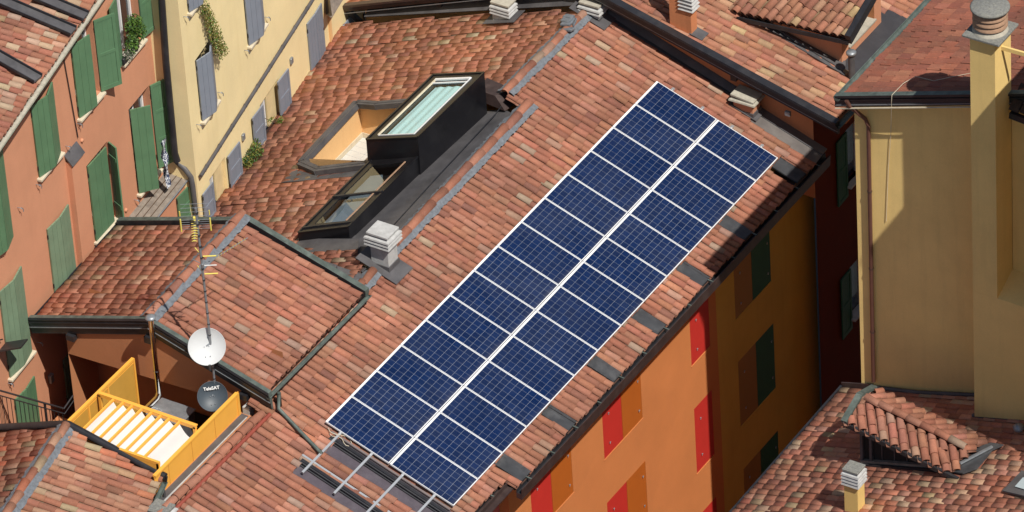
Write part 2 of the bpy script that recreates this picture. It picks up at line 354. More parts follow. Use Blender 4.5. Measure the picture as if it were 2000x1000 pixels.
def roof_tiles(name, P, poly, parent, palette='main', holes=(), pitch=.192, expo=.365, seed=1, rad=.082, style='barrel', deck=True, skew=0.0, jit=1.0, gapf=.428, hsc=.84, endh=.027):
    rng = np.random.default_rng(seed)
    O = np.array(poly[0], float)
    A_, D_ = P.across, P.down
    if skew:
        c, s_ = math.cos(skew), math.sin(skew); A_, D_ = A_*c - D_*s_, D_*c + A_*s_
    N_ = P.N
    to = lambda q: ((np.array(q, float)-O)@A_, (np.array(q, float)-O)@D_)
    rings = [[to(q) for q in poly]]+[[to(q) for q in h] for h in holes]
    us = [q[0] for q in rings[0]]; u0, u1 = min(us), max(us)
    ncol = max(1, int((u1-u0)/pitch)); pit = (u1-u0)/ncol
    pal = PAL[palette]; pw = np.array([w for _, w in pal], float); pw /= pw.sum(); pc = np.array([c for c, _ in pal])
    def spans(u):
        xs = []
        for r in rings:
            for i in range(len(r)):
                (a0, b0), (a1, b1) = r[i], r[(i+1) % len(r)]
                if (a0 <= u) != (a1 <= u): xs.append(b0+(b1-b0)*(u-a0)/(a1-a0))
        xs.sort(); return list(zip(xs[::2], xs[1::2]))
    NV = 7
    angc = np.linspace(0, math.pi, NV)
    V_ = []; F_ = []; SM = []; T_ = []; MI = []
    base = 0
    def add(vs, fs, sm, tint):
        nonlocal base
        V_.append(vs); T_.append(np.repeat(tint[None, :], len(vs), 0))
        for f, q in zip(fs, sm): F_.append(tuple(base+i for i in f)); SM.append(q)
        base += len(vs)
    cf = [(i, i+1, NV+i+1, NV+i) for i in range(NV-1)]
    cfs = cf + [(NV+i, NV+i+1, 3*NV+i+1, 3*NV+i) for i in range(NV-1)] + [(3*NV+i, 3*NV+i+1, 2*NV+i+1, 2*NV+i) for i in range(NV-1)]
    csm = [True]*(NV-1)+[False]*(NV-1)+[True]*(NV-1)
    for ci in range(ncol):
        u = u0+pit*(ci+.5)
        for (w0, w1) in spans(u):
            if w1-w0 < .05: continue
            cu = 0.0; w = w1 + rng.normal(0, .008); first = True
            cols_off = rng.normal(0, .005)
            while w > w0+.06:
                e = expo*(1+rng.normal(0, .03)*jit)
                if first: e *= rng.uniform(.45, 1.0)
                L = e+.07; top = max(w-L, w0-.01); L = w-top
                tint = pc[rng.choice(len(pc), p=pw)]*(1+rng.normal(0, .075))*(1+.10*math.sin(u*1.7+w*.9+seed)+.07*math.sin(u*.6-w*1.9+seed*2)); tint = np.clip(tint*(1+rng.normal(0, .035, 3)), .01, .9)
                yaw = rng.normal(0, .016)*jit; du = cols_off+rng.normal(0, .005)*jit; lift = abs(rng.normal(0, .004))*jit; roll = rng.normal(0, .03)*jit
                if rng.random() < .02*jit: yaw += rng.normal(0, .06); lift += .015
                slip = rng.uniform(.03, .09) if rng.random() < .008*jit else 0.0
                c0 = V3(*(O+A_*(u+du+.012*jit*math.sin(w*1.3+u*.8+seed))+D_*(w+slip)+N_*(.012*math.sin(u*1.1+w*.6+seed)+.006*math.sin(u*3.7+seed))))
                if style == 'barrel':
                    rb = pit*gapf*rng.uniform(.97, 1.03); rt = rb*.90; hs = hsc
                    th_ = .014
                    def arc(r, ww, hh):
                        x = -np.cos(angc)*r; y = np.sin(angc)**.8*r*hs
                        y2 = y+roll*x+hh; x2 = x+yaw*(ww)
                        return (c0[None]+A_[None]*x2[:, None]+D_[None]*ww+N_[None]*y2[:, None])
                    vs = np.concatenate([arc(rt, -L, .006+lift*.3), arc(rb, 0, endh+lift), arc(rb-th_-.004, -min(L, .16), endh-.011+lift), arc(rb-th_, 0, endh-.004+lift)])
                    add(vs, cfs, csm, tint)
                    # channel tile between columns; colour darkened to paint shade into the gap
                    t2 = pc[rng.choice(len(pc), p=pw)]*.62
                    a5 = np.linspace(0, math.pi, 5); wj = rng.normal(0, .05)
                    def ch(r, ww, hh):
                        x = np.cos(a5)*r+pit/2; y = -np.sin(a5)*r*.55+hh
                        return (c0[None]+A_[None]*x[:, None]+D_[None]*(ww)+N_[None]*y[:, None])
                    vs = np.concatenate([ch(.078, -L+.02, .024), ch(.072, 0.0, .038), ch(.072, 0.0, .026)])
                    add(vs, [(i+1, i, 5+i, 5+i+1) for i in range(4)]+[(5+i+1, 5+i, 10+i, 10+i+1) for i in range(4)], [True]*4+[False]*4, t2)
                else:
                    hw = pit*.5-.002; x = np.array([-hw, -hw*.72, -hw*.35, hw*.35, hw*.75, hw]); y = np.array([.004, .024, .008, .006, .014, .006])
                    def row(ww, hh):
                        return (c0[None]+A_[None]*(x+yaw*ww)[:, None]+D_[None]*ww+N_[None]*(y+roll*x*.6+hh)[:, None])
                    vs = np.concatenate([row(-L, .0), row(0, .034+lift), row(0, .010+lift)])
                    add(vs, [(i, i+1, 6+i+1, 6+i) for i in range(5)]+[(6+i, 6+i+1, 12+i+1, 12+i) for i in range(5)]+[(0, 6, 12), (5, 17, 11)], [False]*12, tint)
                w -= e; first = False
    nt_ = len(F_); MI = [0]*nt_
    # deck
    if deck:
        # strips following the same spans keep roof openings open
        for ci in range(ncol):
            ua, ub = u0+pit*ci, u0+pit*(ci+1)
            for (w0, w1) in spans((ua+ub)/2):
                q = [O+A_*ua+D_*w0, O+A_*ua+D_*(w1-.03), O+A_*ub+D_*(w1-.03), O+A_*ub+D_*w0]
                vs = np.array([p-N_*.028 for p in q]+[p-N_*.09 for p in q])
                V_.append(vs); T_.append(np.repeat(np.array([[.1, .05, .03]]), 8, 0))
                for f in ((0, 1, 2, 3), (7, 6, 5, 4), (1, 5, 6, 2), (0, 3, 7, 4)): F_.append(tuple(base+i for i in f)); SM.append(False); MI.append(1)
                base += 8
    vs = np.concatenate(V_)-(root_loc(parent) if parent else 0); tt = np.concatenate(T_)
    me = bpy.data.meshes.new(name)
    me.from_pydata(vs.tolist(), [], F_); me.materials.append(M_TILE); me.materials.append(M_DECK)
    me.polygons.foreach_set('material_index', MI); me.polygons.foreach_set('use_smooth', SM)
    ca = me.color_attributes.new('tint', 'FLOAT_COLOR', 'POINT'); ca.data.foreach_set('color', np.concatenate([tt, np.ones((len(tt), 1))], 1).astype(np.float32).ravel())
    me.update(); o = bpy.data.objects.new(name, me); COL.objects.link(o)
    if parent: o.parent = parent
    return o
def ridge(name, p0, p1, parent, palette='main', seed=5, r=.105, mortar=True, L=.40, side=1, mw=.12):
    """half-round ridge tiles bedded in mortar"""
    rng = np.random.default_rng(seed); p0 = np.array(p0, float); p1 = np.array(p1, float); D = np.linalg.norm(p1-p0); d = (p1-p0)/D
    a = unit(np.cross(d, V3(0, 0, 1))); u = np.cross(a, d); n = max(1, int(round(D/L))); L = D/n
    V_ = []; F_ = []; T_ = []; SM = []; MI = []; base = 0; K = 9; ang = np.linspace(-.15, math.pi+.15, K)
    pal = PAL[palette]; pw = np.array([w for _, w in pal], float); pw /= pw.sum(); pc = np.array([c for c, _ in pal])
    for i in range(n):
        t = pc[rng.choice(len(pc), p=pw)]*(1+rng.normal(0, .07)); rr = r*rng.uniform(.96, 1.05); jx = rng.normal(0, .008); jy = rng.normal(0, .012)
        q0 = p0+d*(i*L)+a*jx; q1 = p0+d*((i+1)*L+.05)+a*(jx+jy)
        def arc(c, r_, h): return c[None]+a[None]*(np.cos(ang)*r_)[:, None]+u[None]*(np.sin(ang)*r_*.9+h)[:, None]
        vs = np.concatenate([arc(q0, rr*1.06, .02), arc(q1, rr*.92, .0), arc(q0, rr*1.06-.016, .02)])
        V_.append(vs); T_.append(np.repeat(t[None], len(vs), 0))
        for k in range(K-1):
            F_.append((base+k, base+k+1, base+K+k+1, base+K+k)); SM.append(True); MI.append(0)
            F_.append((base+2*K+k, base+2*K+k+1, base+k+1, base+k)); SM.append(False); MI.append(0)
        base += len(vs)
    if mortar:
        m = int(D/.06)+1
        for sgn in (-1, 1):
            row = []
            for i in range(m+1):
                c = p0+d*(D*i/m); w = mw*(1+rng.normal(0, .10)); h = -.035+rng.normal(0, .006)
                row.append((c+a*sgn*r*.7+u*.03, c+a*sgn*(r*.9+w*.5)+u*(-.012+rng.normal(0, .005)), c+a*sgn*(r+w)+u*(h-.02)))
            for i in range(m):
                for k in range(2):
                    vs = np.array([row[i][k], row[i][k+1], row[i+1][k+1], row[i+1][k]]); V_.append(vs); T_.append(np.full((4, 3), .2))
                    F_.append((base, base+1, base+2, base+3)); SM.append(False); MI.append(1); base += 4
    vs = np.concatenate(V_)-(root_loc(parent) if parent else 0); tt = np.concatenate(T_)
    me = bpy.data.meshes.new(name); me.from_pydata(vs.tolist(), [], F_); me.materials.append(M_TILE); me.materials.append(M_MORTAR)
    me.polygons.foreach_set('material_index', MI); me.polygons.foreach_set('use_smooth', SM)
    ca = me.color_attributes.new('tint', 'FLOAT_COLOR', 'POINT'); ca.data.foreach_set('color', np.concatenate([tt, np.ones((len(tt), 1))], 1).astype(np.float32).ravel())
    me.update(); o = bpy.data.objects.new(name, me); COL.objects.link(o); o.parent = parent
    return o
def sheet(mb, pts, th, mat):
    """flat sheet of given thickness; pts in order"""
    pts = [np.array(p, float) for p in pts]; n = len(pts)
    nn = unit(np.cross(pts[1]-pts[0], pts[2]-pts[0])); nn = nn if nn[2] > 0 else -nn
    b = [p-nn*th for p in pts]
    mb.poly(pts, mat); mb.poly(b[::-1], mat)
    for i in range(n): mb.poly([pts[i], b[i], b[(i+1) % n], pts[(i+1) % n]], mat)
def gutter(p0, p1, out, r, mat, inner=None, n=8):
    """half-round gutter hanging along p0-p1"""
    mb = MB(); out = unit(out); pr = [(-math.cos(t)*r, -math.sin(t)*r) for t in np.linspace(0, math.pi, n)]; pi_ = [(x*.88, y*.88) for x, y in pr]
    p0 = np.array(p0, float); p1 = np.array(p1, float); up = V3(0, 0, 1)
    def P_(p, q): return p+out*q[0]+up*q[1]
    for i in range(n-1):
        mb.poly([P_(p0, pr[i]), P_(p1, pr[i]), P_(p1, pr[i+1]), P_(p0, pr[i+1])], mat, True)
        mb.poly([P_(p0, pi_[i+1]), P_(p1, pi_[i+1]), P_(p1, pi_[i]), P_(p0, pi_[i])], inner or mat, True)
    for p in (p0, p1): mb.poly([P_(p, q) for q in pr], mat)
    for k in (0, n-1): mb.poly([P_(p0, pr[k]), P_(p1, pr[k]), P_(p1, pi_[k]), P_(p0, pi_[k])], mat)
    mb.tube([P_(p0, (r, .005)), P_(p1, (r, .005))], .012, mat, 6)
    return mb

# ------------------------------------------------------------------ walls with real openings
class Wall:
    def __init__(s, o, az, out_sign=1):
        t = math.radians(az); s.o = np.array(o, float); s.h = V3(math.cos(t), math.sin(t), 0); s.n = V3(math.sin(t), -math.cos(t), 0)*out_sign
    def px(s, a, b, off=0): return pl(a, b, s.n, s.n@s.o+off)
    def sz(s, p): return ((p-s.o)@s.h, p[2])
    def P(s, h, z, out=0.0): p = s.o+s.h*h+s.n*out; return V3(p[0], p[1], z)
    def rect(s, bl, br, top):
        """bl, br: pixels of the lower corners, top: pixel of a top corner above bl or br -> (s0,s1,z0,z1)"""
        a = s.sz(s.px(*bl)); b = s.sz(s.px(*br)); t = s.sz(s.px(*top)); z0 = (a[1]+b[1])/2; dz = z0-(a[1] if abs(t[0]-a[0]) < abs(t[0]-b[0]) else b[1])
        return (a[0], b[0], z0, t[1]+dz)
    def build(s, mb, s0, s1, z0, z1, holes, mat, depth=.22, back=None):
        ss = sorted(set([s0, s1]+[q for h in holes for q in (h[0], h[1])])); zs = sorted(set([z0, z1]+[q for h in holes for q in (h[2], h[3])]))
        ss = [q for q in ss if s0 <= q <= s1]; zs = [q for q in zs if z0 <= q <= z1]
        for i in range(len(ss)-1):
            for j in range(len(zs)-1):
                cs, cz = (ss[i]+ss[i+1])/2, (zs[j]+zs[j+1])/2
                if any(h[0] < cs < h[1] and h[2] < cz < h[3] for h in holes): continue
                mb.poly([s.P(ss[i], zs[j]), s.P(ss[i+1], zs[j]), s.P(ss[i+1], zs[j+1]), s.P(ss[i], zs[j+1])], mat)
        for (a, b, c, d) in holes:
            q = [s.P(a, c), s.P(b, c), s.P(b, d), s.P(a, d)]; r = [s.P(a, c, -depth), s.P(b, c, -depth), s.P(b, d, -depth), s.P(a, d, -depth)]
            for i in range(4): mb.poly([q[i], r[i], r[(i+1) % 4], q[(i+1) % 4]], mat)
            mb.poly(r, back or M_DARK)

def leaf(parent, hinge, free, z0, z1, mat, style='plank', front=None, boards=3, name='shutter', label=None, th=.035):
    """shutter leaf; hinge and free are horizontal positions, front = unit vector of its show face"""
    h = V3(hinge[0], hinge[1], 0); f = V3(free[0], free[1], 0); w = np.linalg.norm(f-h); d = (f-h)/w
    nrm = np.cross(d, V3(0, 0, 1)); 
    if front is not None and nrm@np.array(front) < 0: nrm = -nrm
    mb = MB(); up = V3(0, 0, 1); H = z1-z0
    def bx(a0, a1, b0, b1, n0, n1): # a along width, b height, n thickness
        c = h+d*(a0+a1)/2+up*(z0+(b0+b1)/2)+nrm*(n0+n1)/2
        mb.box(c, d*(a1-a0)/2, nrm*(n1-n0)/2, up*(b1-b0)/2, mat)
    if style == 'plank':
        bw = w/boards
        for i in range(boards): bx(i*bw+.004, (i+1)*bw-.004, 0, H, -th/2, th/2)
        bx(.01, w-.01, .02, H-.02, -th*.35, th*.30)
        for q in (.18, .82): bx(.0, w*.9, H*q-.05, H*q+.05, -th*.9, -th*.5)
    else:
        st = .075; nP = 3 if H > 1.9 else 2
        bx(0, st, 0, H, -th/2, th/2); bx(w-st, w, 0, H, -th/2, th/2)
        ys = np.linspace(0, H, nP+1)
        for k, y in enumerate(ys):
            r = .10 if k in (0,) else .075
            a = max(0, y-r/2 if 0 < k < nP else (y if k == 0 else y-r)); bx(st, w-st, a, a+r, -th/2, th/2-.001)
        bw = (w-2*st)/boards
        for i in range(boards): bx(st+i*bw+.003, st+(i+1)*bw-.003, .05, H-.05, -th*.4, th*.15)
        bx(st, w-st, .05, H-.05, -th*.35, th*.05)
    for q in (.12, .88):
        c = h+up*(z0+H*q); mb.tube([c-up*.05, c+up*.05], .012, M_BLACK, 6)
    return obj(name, mb, parent, label)
def hook(parent, p, n, h=None):
    mb = MB(); p = np.array(p, float); n = np.array(n, float)
    mb.tube([p, p+n*.10, p+n*.11+V3(0, 0, -.03)], .008, M_GALV, 5); mb.tube([p+n*.10+V3(0, 0, .02), p+n*.10+V3(0, .06, -.06), p+n*.10+V3(0, .05, -.12)], .010, M_GALV, 5)
    return obj('shutter_stay', mb, parent)
def sill(parent, wl, s0, s1, z, mat=None, out=.07):
    mb = MB(); c = wl.P((s0+s1)/2, z-.03, out/2-.05); mb.rbox(c, wl.h*(s1-s0)/2, wl.n*(out/2+.05), V3(0, 0, .03), mat or M_STONE, .006)
    return obj('sill', mb, parent)
def leaves(name, blobs, mat, parent=None, n=900, size=.035, seed=3, stems=None):
    """foliage: many small folded leaves scattered inside ellipsoids"""
    rng = np.random.default_rng(seed); mb = MB(); tot = sum(b[1][0]*b[1][1]*b[1][2] for b in blobs)
    for c, r in blobs:
        k = max(20, int(n*(r[0]*r[1]*r[2])/tot))
        for _ in range(k):
            q = rng.normal(size=3); q = q/np.linalg.norm(q)*rng.random()**.45
            p = np.array(c)+q*np.array(r); a = unit(rng.normal(size=3)+V3(0, 0, .2)); b = unit(np.cross(a, rng.normal(size=3))); s_ = size*rng.uniform(.6, 1.4)
            nn = np.cross(a, b)
            m = mat[rng.integers(len(mat))] if isinstance(mat, list) else mat
            mb.mesh([p-a*s_, p+b*s_*.45+nn*s_*.15, p+a*s_, p-b*s_*.45+nn*s_*.15], [(0, 1, 2), (0, 2, 3)], m)
    if stems:
        for st in stems: mb.tube(st, .008, M_BARK, 5)
    return mb

X_, Y_, Z_ = V3(1, 0, 0), V3(0, 1, 0), V3(0, 0, 1)
def plane3(a, b, c):
    n = np.cross(np.array(b)-a, np.array(c)-a); n = n/n[2]; return Plane(a, n[0], n[1])

# ================================================================== ground
mb = MB(); mb.poly([(-900, -900, 0), (900, -900, 0), (900, 900, 0), (-900, 900, 0)], M_ASPH)
g = obj('ground', mb); g['kind'] = 'structure'
mb = MB(); mb.poly([(3.1, -8, .004), (7.3, -8, .004), (7.3, 30, .004), (3.1, 30, .004)], simple('stone_paving', (.16, .145, .13), .9, var=.25, scale=2))
g = obj('alley', mb); g['kind'] = 'structure'

# ================================================================== main building (solar roof)
PA = Plane((0, 0, 14.80), TB)
_t = math.tan(math.radians(20)); _g = math.radians(7)
PB = Plane((-2.3, 12, 15.64), -_t*math.cos(_g), -_t*math.sin(_g))
main = thing('apartment_building', 'long orange and ochre building with terracotta tiled roof carrying the solar panels', 'building', (0, 5, 0))
YE = 15.22
strips = [(14.07, .46), (11.6, .44), (9.68, .44), (7.73, .45), (5.82, .43), (3.88, .44), (1.95, .46)]
holes = []
for y, w in strips: holes.append([PA.at(3.05, y-w/2), PA.at(3.7199, y-w/2), PA.at(3.7199, y+w/2), PA.at(3.05, y+w/2)])
holes.append([PA.at(.35, -.62), PA.at(3.4199, -.62), PA.at(3.4199, -.02), PA.at(.35, -.02)])
holes.append([PA.at(.15, -1.62), PA.at(3.4199, -1.62), PA.at(3.4199, -1.08), PA.at(.15, -1.08)])
polyA = [PA.at(x, y) for x, y in [(-2.25, YE-.12), (2.0, YE-.12), (2.0, YE-.42), (3.72, YE-.42), (3.72, 1.55), (3.42, 1.55), (3.42, -6.2), (-1.1, -6.2), (-1.1, -.62), (-1.55, -.62), (-1.55, 11.2), (-2.25, 11.2)]]
roofA = roof_tiles('roof_slope', PA, polyA, main, 'main', holes, seed=11)
M_SLATE = simple('blue_grey_tray_metal', (.055, .057, .062), .5, .1, var=.3, scale=4, stain=(.2, .2, .2), stain_amt=.35)
for y, w in strips:
    mb = MB(); a = [PA.at(2.9, y-w/2+.02, .03), PA.at(3.70, y-w/2+.02, .03), PA.at(3.70, y+w/2-.02, .03), PA.at(2.9, y+w/2-.02, .03)]; sheet(mb, a, .02, M_SLATE)
    sheet(mb, [PA.at(2.9, y-w/2+.02, .05), PA.at(3.69, y-w/2+.02, .05), PA.at(3.69, y+.04, .05), PA.at(2.9, y+.04, .05)], .018, M_SLATE); obj('tray_sheet', mb, roofA)
mb = MB()
for y0, y1, x0 in ((-.62, -.02, .3), (-1.62, -1.08, .1)):
    sheet(mb, [PA.at(x0, y0+.02, .03), PA.at(3.5, y0+.02, .03), PA.at(3.5, y1-.02, .03), PA.at(x0, y1-.02, .03)], .02, simple('plum_grey_sheet', (.085, .07, .085), .55, var=.2, scale=5, stain=(.3, .3, .3), stain_amt=.12)); obj('base_sheet', mb, roofA); mb = MB()
sheet(mb, [PA.at(-1.9, YE-.16, .06), PA.at(2.05, YE-.16, .06), PA.at(2.05, YE+.1, .06), PA.at(-1.9, YE+.1, .06)], .03, M_DKMET)
obj('sheet_flashing', mb, roofA)

# back slope with its openings
TRP = [(596, 318), (703, 207), (806, 204), (845, 196), (860, 215), (729, 323), (660, 330), (618, 334)]
BXL = [(585, 470), (712, 326), (724, 278), (846, 150), (948, 198), (1008, 182), (905, 312), (690, 474)]
eB = [PB.px(415, 413), PB.px(662, 56)]
holeT = [PB.px(*p) for p in [(598, 318), (702, 208), (840, 203), (846, 152), (950, 196), (1003, 190), (1010, 205), (705, 500), (600, 480), (576, 470), (700, 330), (620, 332)]]
dB_ = unit(eB[1]-eB[0]); e0 = eB[0]-dB_*8.0; e0[2] = PB.z(e0[0], e0[1])
polyB = [PB.px(415, 413)-dB_*2.2, PB.px(664, 53), PB.at(-8.7, YE-.55), PB.at(-2.35, YE-.45), PB.at(-2.3, 11.35), PB.px(952, 188), PB.px(846, 146), PB.px(838, 197), PB.px(697, 204), PB.px(588, 320), PB.px(622, 336), PB.px(712, 328), PB.px(578, 468), PB.px(600, 486), PB.px(692, 494), PB.at(-1.85, 4.5), PB.at(-1.75, 2.9), PB.at(-6.2, 2.9)]
polyB = [V3(p[0], p[1], PB.z(p[0], p[1])) for p in polyB]
roofB = roof_tiles('roof_slope', PB, polyB, main, 'back', [], seed=23, expo=.325, pitch=.184, gapf=.488, hsc=.34, endh=.018)
# ridges
ridge('ridge_cap', PA.at(-2.28, YE-.35, .11), PA.at(-2.28, 11.25, .11), roofA, 'main', 31, r=.10)
ridge('ridge_cap', PA.at(-1.72, 11.35, .12), PA.at(-1.63, 4.95, .12), roofA, 'main', 32, r=.11, L=.55)
ridge('ridge_cap', PA.at(-1.55, 4.45, .12), PA.at(-1.5, 3.55, .12), roofA, 'main', 33, r=.095)
mb = MB(); rr = np.random.default_rng(4)   # lump of lead at the ridge end
for k in range(7):
    c = PA.at(-2.3+rr.normal(0, .06), 14.15+rr.normal(0, .12), .2); mb.rbox(c, unit(V3(1, rr.normal(0, .3), .2))*.13, unit(V3(0, 1, rr.normal(0, .3)))*.10, V3(0, 0, .04), M_MORTAR, .02)
obj('lead_patch', mb, roofA)
# flat lead gutter between lantern and ridge
mb = MB()
FL = [(-3.05, 12.0), (-2.5, 12.0), (-1.9, 11.2), (-1.82, 4.9), (-1.95, 4.35), (-3.0, 4.35), (-3.05, 5.2)]
FLP = plane3(V3(-1.85, 4.4, 15.43), V3(-1.85, 11.2, 15.45), V3(-3.0, 5.7, 15.0)); zf = lambda q: FLP.z(q[0], q[1])
sheet(mb, [FLP.at(x, y) for x, y in [(-3.25, 11.2), (-2.3, 11.2), (-1.82, 10.9), (-1.78, 4.35), (-3.0, 4.75)]], .02, M_DKMET)
sheet(mb, [V3(-4.5, 5.05, PB.z(-4.5, 5.05)+.05), V3(-3.0, 4.7, 15.02), V3(-2.95, 5.9, 15.03), V3(-4.3, 5.8, PB.z(-4.3, 5.8)+.03)], .015, M_DKMET)
ZF = 15.36
mb.tube([V3(-2.35, 11.6, ZF+.12), V3(-2.3, 10.8, ZF+.04), V3(-2.22, 8.2, ZF+.03), V3(-2.12, 6, ZF+.03), V3(-2.05, 4.9, ZF+.03)], .013, M_BLACK, 6)
mb.hexa([V3(-3.05, 11.15, ZF), V3(-2.2, 11.05, ZF), V3(-2.1, 11.55, ZF), V3(-3.05, 11.6, ZF)], [V3(-3.05, 11.2, ZF+.24), V3(-2.5, 11.15, ZF+.26), V3(-2.35, 11.6, ZF+.24), V3(-3.05, 11.7, ZF+.24)], M_BRONZE)
obj('lead_gutter', mb, roofB)

# walls
FW = Wall((3.0, 0, 0), 90)                     # east facade, normal +X
yS = onX(1397, 565, 3.0)[1]; yL = onX(993, 976, 3.0)[1]; yEnd = onX(1592, 470, 3.0)[1]
def pan(bl, br, top): return FW.rect(bl, br, top)
panels = [
 ('red', pan((1079, 1040), (1080, 1003), (1075, 900)), 0), 
]
def prect(wl, tl, tr, bl, br):
    a, b, c, d = [wl.sz(wl.px(*q)) for q in (tl, tr, bl, br)]
    return ((a[0]+c[0])/2, (b[0]+d[0])/2, (c[1]+d[1])/2, (a[1]+b[1])/2)
R_ = lambda *q: prect(FW, *q)
M1r = R_((1036, 945), (1075, 900), (1041, 1050), (1080, 1003)); M1b = R_((1075, 900), (1114, 859), (1080, 1003), (1120, 962))
M2r = R_((1175, 795), (1212, 755), (1181, 899), (1217, 856)); M2b = R_((1212, 755), (1250, 715), (1217, 856), (1255, 817))
M3r = R_((1186, 982), (1224, 940), (1191, 1086), (1229, 1042)); M3b = R_((1224, 940), (1260, 902), (1229, 1042), (1266, 1002))
M4 = R_((1346, 613), (1383, 573), (1351, 716), (1387, 674)); M5 = R_((1355, 800), (1389, 762), (1362, 925), (1397, 884)); M6 = R_((1363, 1010), (1399, 970), (1368, 1120), (1404, 1080))
O1b = R_((1433, 516), (1467, 484), (1436, 626), (1470, 588)); O1g = R_((1467, 484), (1503, 449), (1470, 588), (1506, 549))
O2b = R_((1441, 707), (1476, 670), (1447, 834), (1481, 794)); O2g = R_((1476, 670), (1510, 633), (1481, 794), (1516, 756))
O3b = R_((1452, 916), (1485, 880), (1457, 1030), (1490, 990)); O3g = R_((1485, 880), (1519, 842), (1490, 990), (1524, 952))
pairs = [(M1r, M1b), (M2r, M2b), (M3r, M3b), (O1b, O1g), (O2b, O2g), (O3b, O3g)]; sing = [M4, M5, M6]
def frame_of(a, b=None):
    b = b or a; z0 = min(a[2], b[2]); z1 = max(a[3], b[3]); return (a[0], b[1], z0, z1)
hl = [frame_of(a, b) for a, b in pairs]; hs = [frame_of(a) for a in sing]
allh = hl+hs
ztop = 13.60
mb = MB()
FW.build(mb, yL, yS, 0, ztop, [h for h in allh if h[0] < yS], M_ORANGE, .05, M_ORANGE)
mb.poly([V3(3, yL, 0), V3(2.75, yL, 0), V3(2.75, yL, ztop), V3(3, yL, ztop)], M_ORANGE)
for q in [V3(0, 0, 0)]: pass
mb.aabb(3.001, 3.02, yL+.02, yS, 13.05, 13.10, M_ORANGE)
mb.poly([V3(-8, YE+.05, 0), V3(3, YE+.05, 0), V3(3, YE+.05, 13.6), V3(-2.3, YE+.05, 15.4), V3(-8, YE+.05, 13.4)], M_OCHRE)
obj('orange_wall', mb, main)
mb = MB()
FW.build(mb, yS+.001, yEnd, 0, ztop, [h for h in allh if h[0] > yS], M_OCHRE, .05, M_OCHRE)
obj('ochre_wall', mb, main)
mb = MB(); PW = Wall((2.75, 0, 0), 90); PW.build(mb, -8, yL-.001, 0, ztop, [], M_PINK); obj('rose_wall', mb, main)
def flat_panel(a, mat, clips=1):
    s0, s1, z0, z1 = a; m = MB(); c = FW.P((s0+s1)/2, (z0+z1)/2, -.016)
    m.rbox(c, FW.h*((s1-s0)/2-.004), FW.n*.012, Z_*((z1-z0)/2-.006), mat, .004) if False else m.box(c, FW.h*((s1-s0)/2-.006), FW.n*.014, Z_*((z1-z0)/2-.006), mat)
    o = obj('panel_shutter', m, main)
    m = MB()
    for zz in (z0+.22*(z1-z0), z1-.22*(z1-z0)):
        p = FW.P(s1-.18*(s1-s0) if clips == 1 else s0+.3*(s1-s0), zz, .02); m.rbox(p, FW.h*.020, FW.n*.012, Z_*.008, M_GALV, .003); m.rbox(p-Z_*.02-FW.h*.01, FW.h*.006, FW.n*.010, Z_*.022, M_SILVER, .002)
    obj('catch', m, o)
for i, (a, b) in enumerate(pairs):
    flat_panel((a[0], a[1], min(a[2], b[2]), max(a[3], b[3])), M_REDS if i < 3 else M_OLIV, 2); flat_panel((b[0], b[1], min(a[2], b[2]), max(a[3], b[3])), M_BRNS if i < 3 else M_GREEND, 1)
for a in sing: flat_panel(a, M_REDS, 2)
for h in allh:
    m = MB(); mt = M_ORANGE if h[0] < yS else M_OCHRE
    m.box(FW.P((h[0]+h[1])/2, h[2]-.022, .005), FW.h*((h[1]-h[0])/2+.02), FW.n*.006, Z_*.014, mt); obj('sill', m, main)
# box gutter along the eave
mb = MB()
def boxgut(y0, y1, x):
    z = PA.z(x, 0)-.02
    pr = [(0, .02), (0, -.26), (.13, -.29), (.15, .0), (.135, .0), (.12, -.14), (.02, -.12), (.012, .02)]
    mb.extrude(pr, V3(x, y0, z), V3(x, y1, z), X_, [M_BRONZE]*4+[M_BLACK]*4)
    mb.tube([V3(x+.145, y0, z+.005), V3(x+.145, y1, z+.005)], .012, M_BRONZE, 6)
    y = y0+.4
    while y < y1:
        mb.bar(V3(x-.05, y, z+.035), V3(x+.15, y, z+.015), .03, .012, M_VERD); y += .98
boxgut(1.56, YE-.02, 3.68); obj('gutter', mb, main); mb = MB(); boxgut(-6.3, 1.50, 3.36); obj('gutter', mb, main); mb = MB()
mb.aabb(2.95, 3.64, -6.3, YE, 13.40, 13.43, M_BRONZE)
obj('soffit', mb, main)
mb = MB()
mb.tube([V3(3.09, yEnd+.05, 0), V3(3.09, yEnd+.05, 13.2)], .055, M_BLACK, 8)
obj('downpipe', mb, main)

# roof lanterns ------------------------------------------------------
def offp(P, h, slope=None): return Plane(P.p+V3(0, 0, h), P.gx, P.gy)
T1 = offp(PB, .27+.0); T2 = Plane(PB.at(-4, 8)+V3(0, 0, .84), -math.tan(math.radians(18.5))*math.cos(_g), -math.tan(math.radians(18.5))*math.sin(_g))
def lantern(P, corners, inner, base_z, glassm, name, split=0):
    """corners: px of front-left, front-right, back-right, back-left of the top face"""
    c = [P.px(*q) for q in corners]; m = MB(); b = [V3(q[0], q[1], base_z(q)) for q in c]
    for i in range(4): m.poly([b[i], b[(i+1) % 4], c[(i+1) % 4], c[i]], M_LACQ)
    k = [P.px(*q) for q in inner]
    for i in range(4): m.poly([c[i], c[(i+1) % 4], k[(i+1) % 4], k[i]], M_LACQ)
    up = P.N*.02
    for i in range(4):
        j = (i+1) % 4; m.bar(c[i]*.97+k[i]*.03+up*.4, c[j]*.97+k[j]*.03+up*.4, .05, .03, M_LACQ, P.N)
    lo = [q-P.N*.10 for q in k]
    for i in range(4): m.poly([k[i], k[(i+1) % 4], lo[(i+1) % 4], lo[i]], M_LACQ)
    root = obj(name, m, roofB)
    return c, k, root
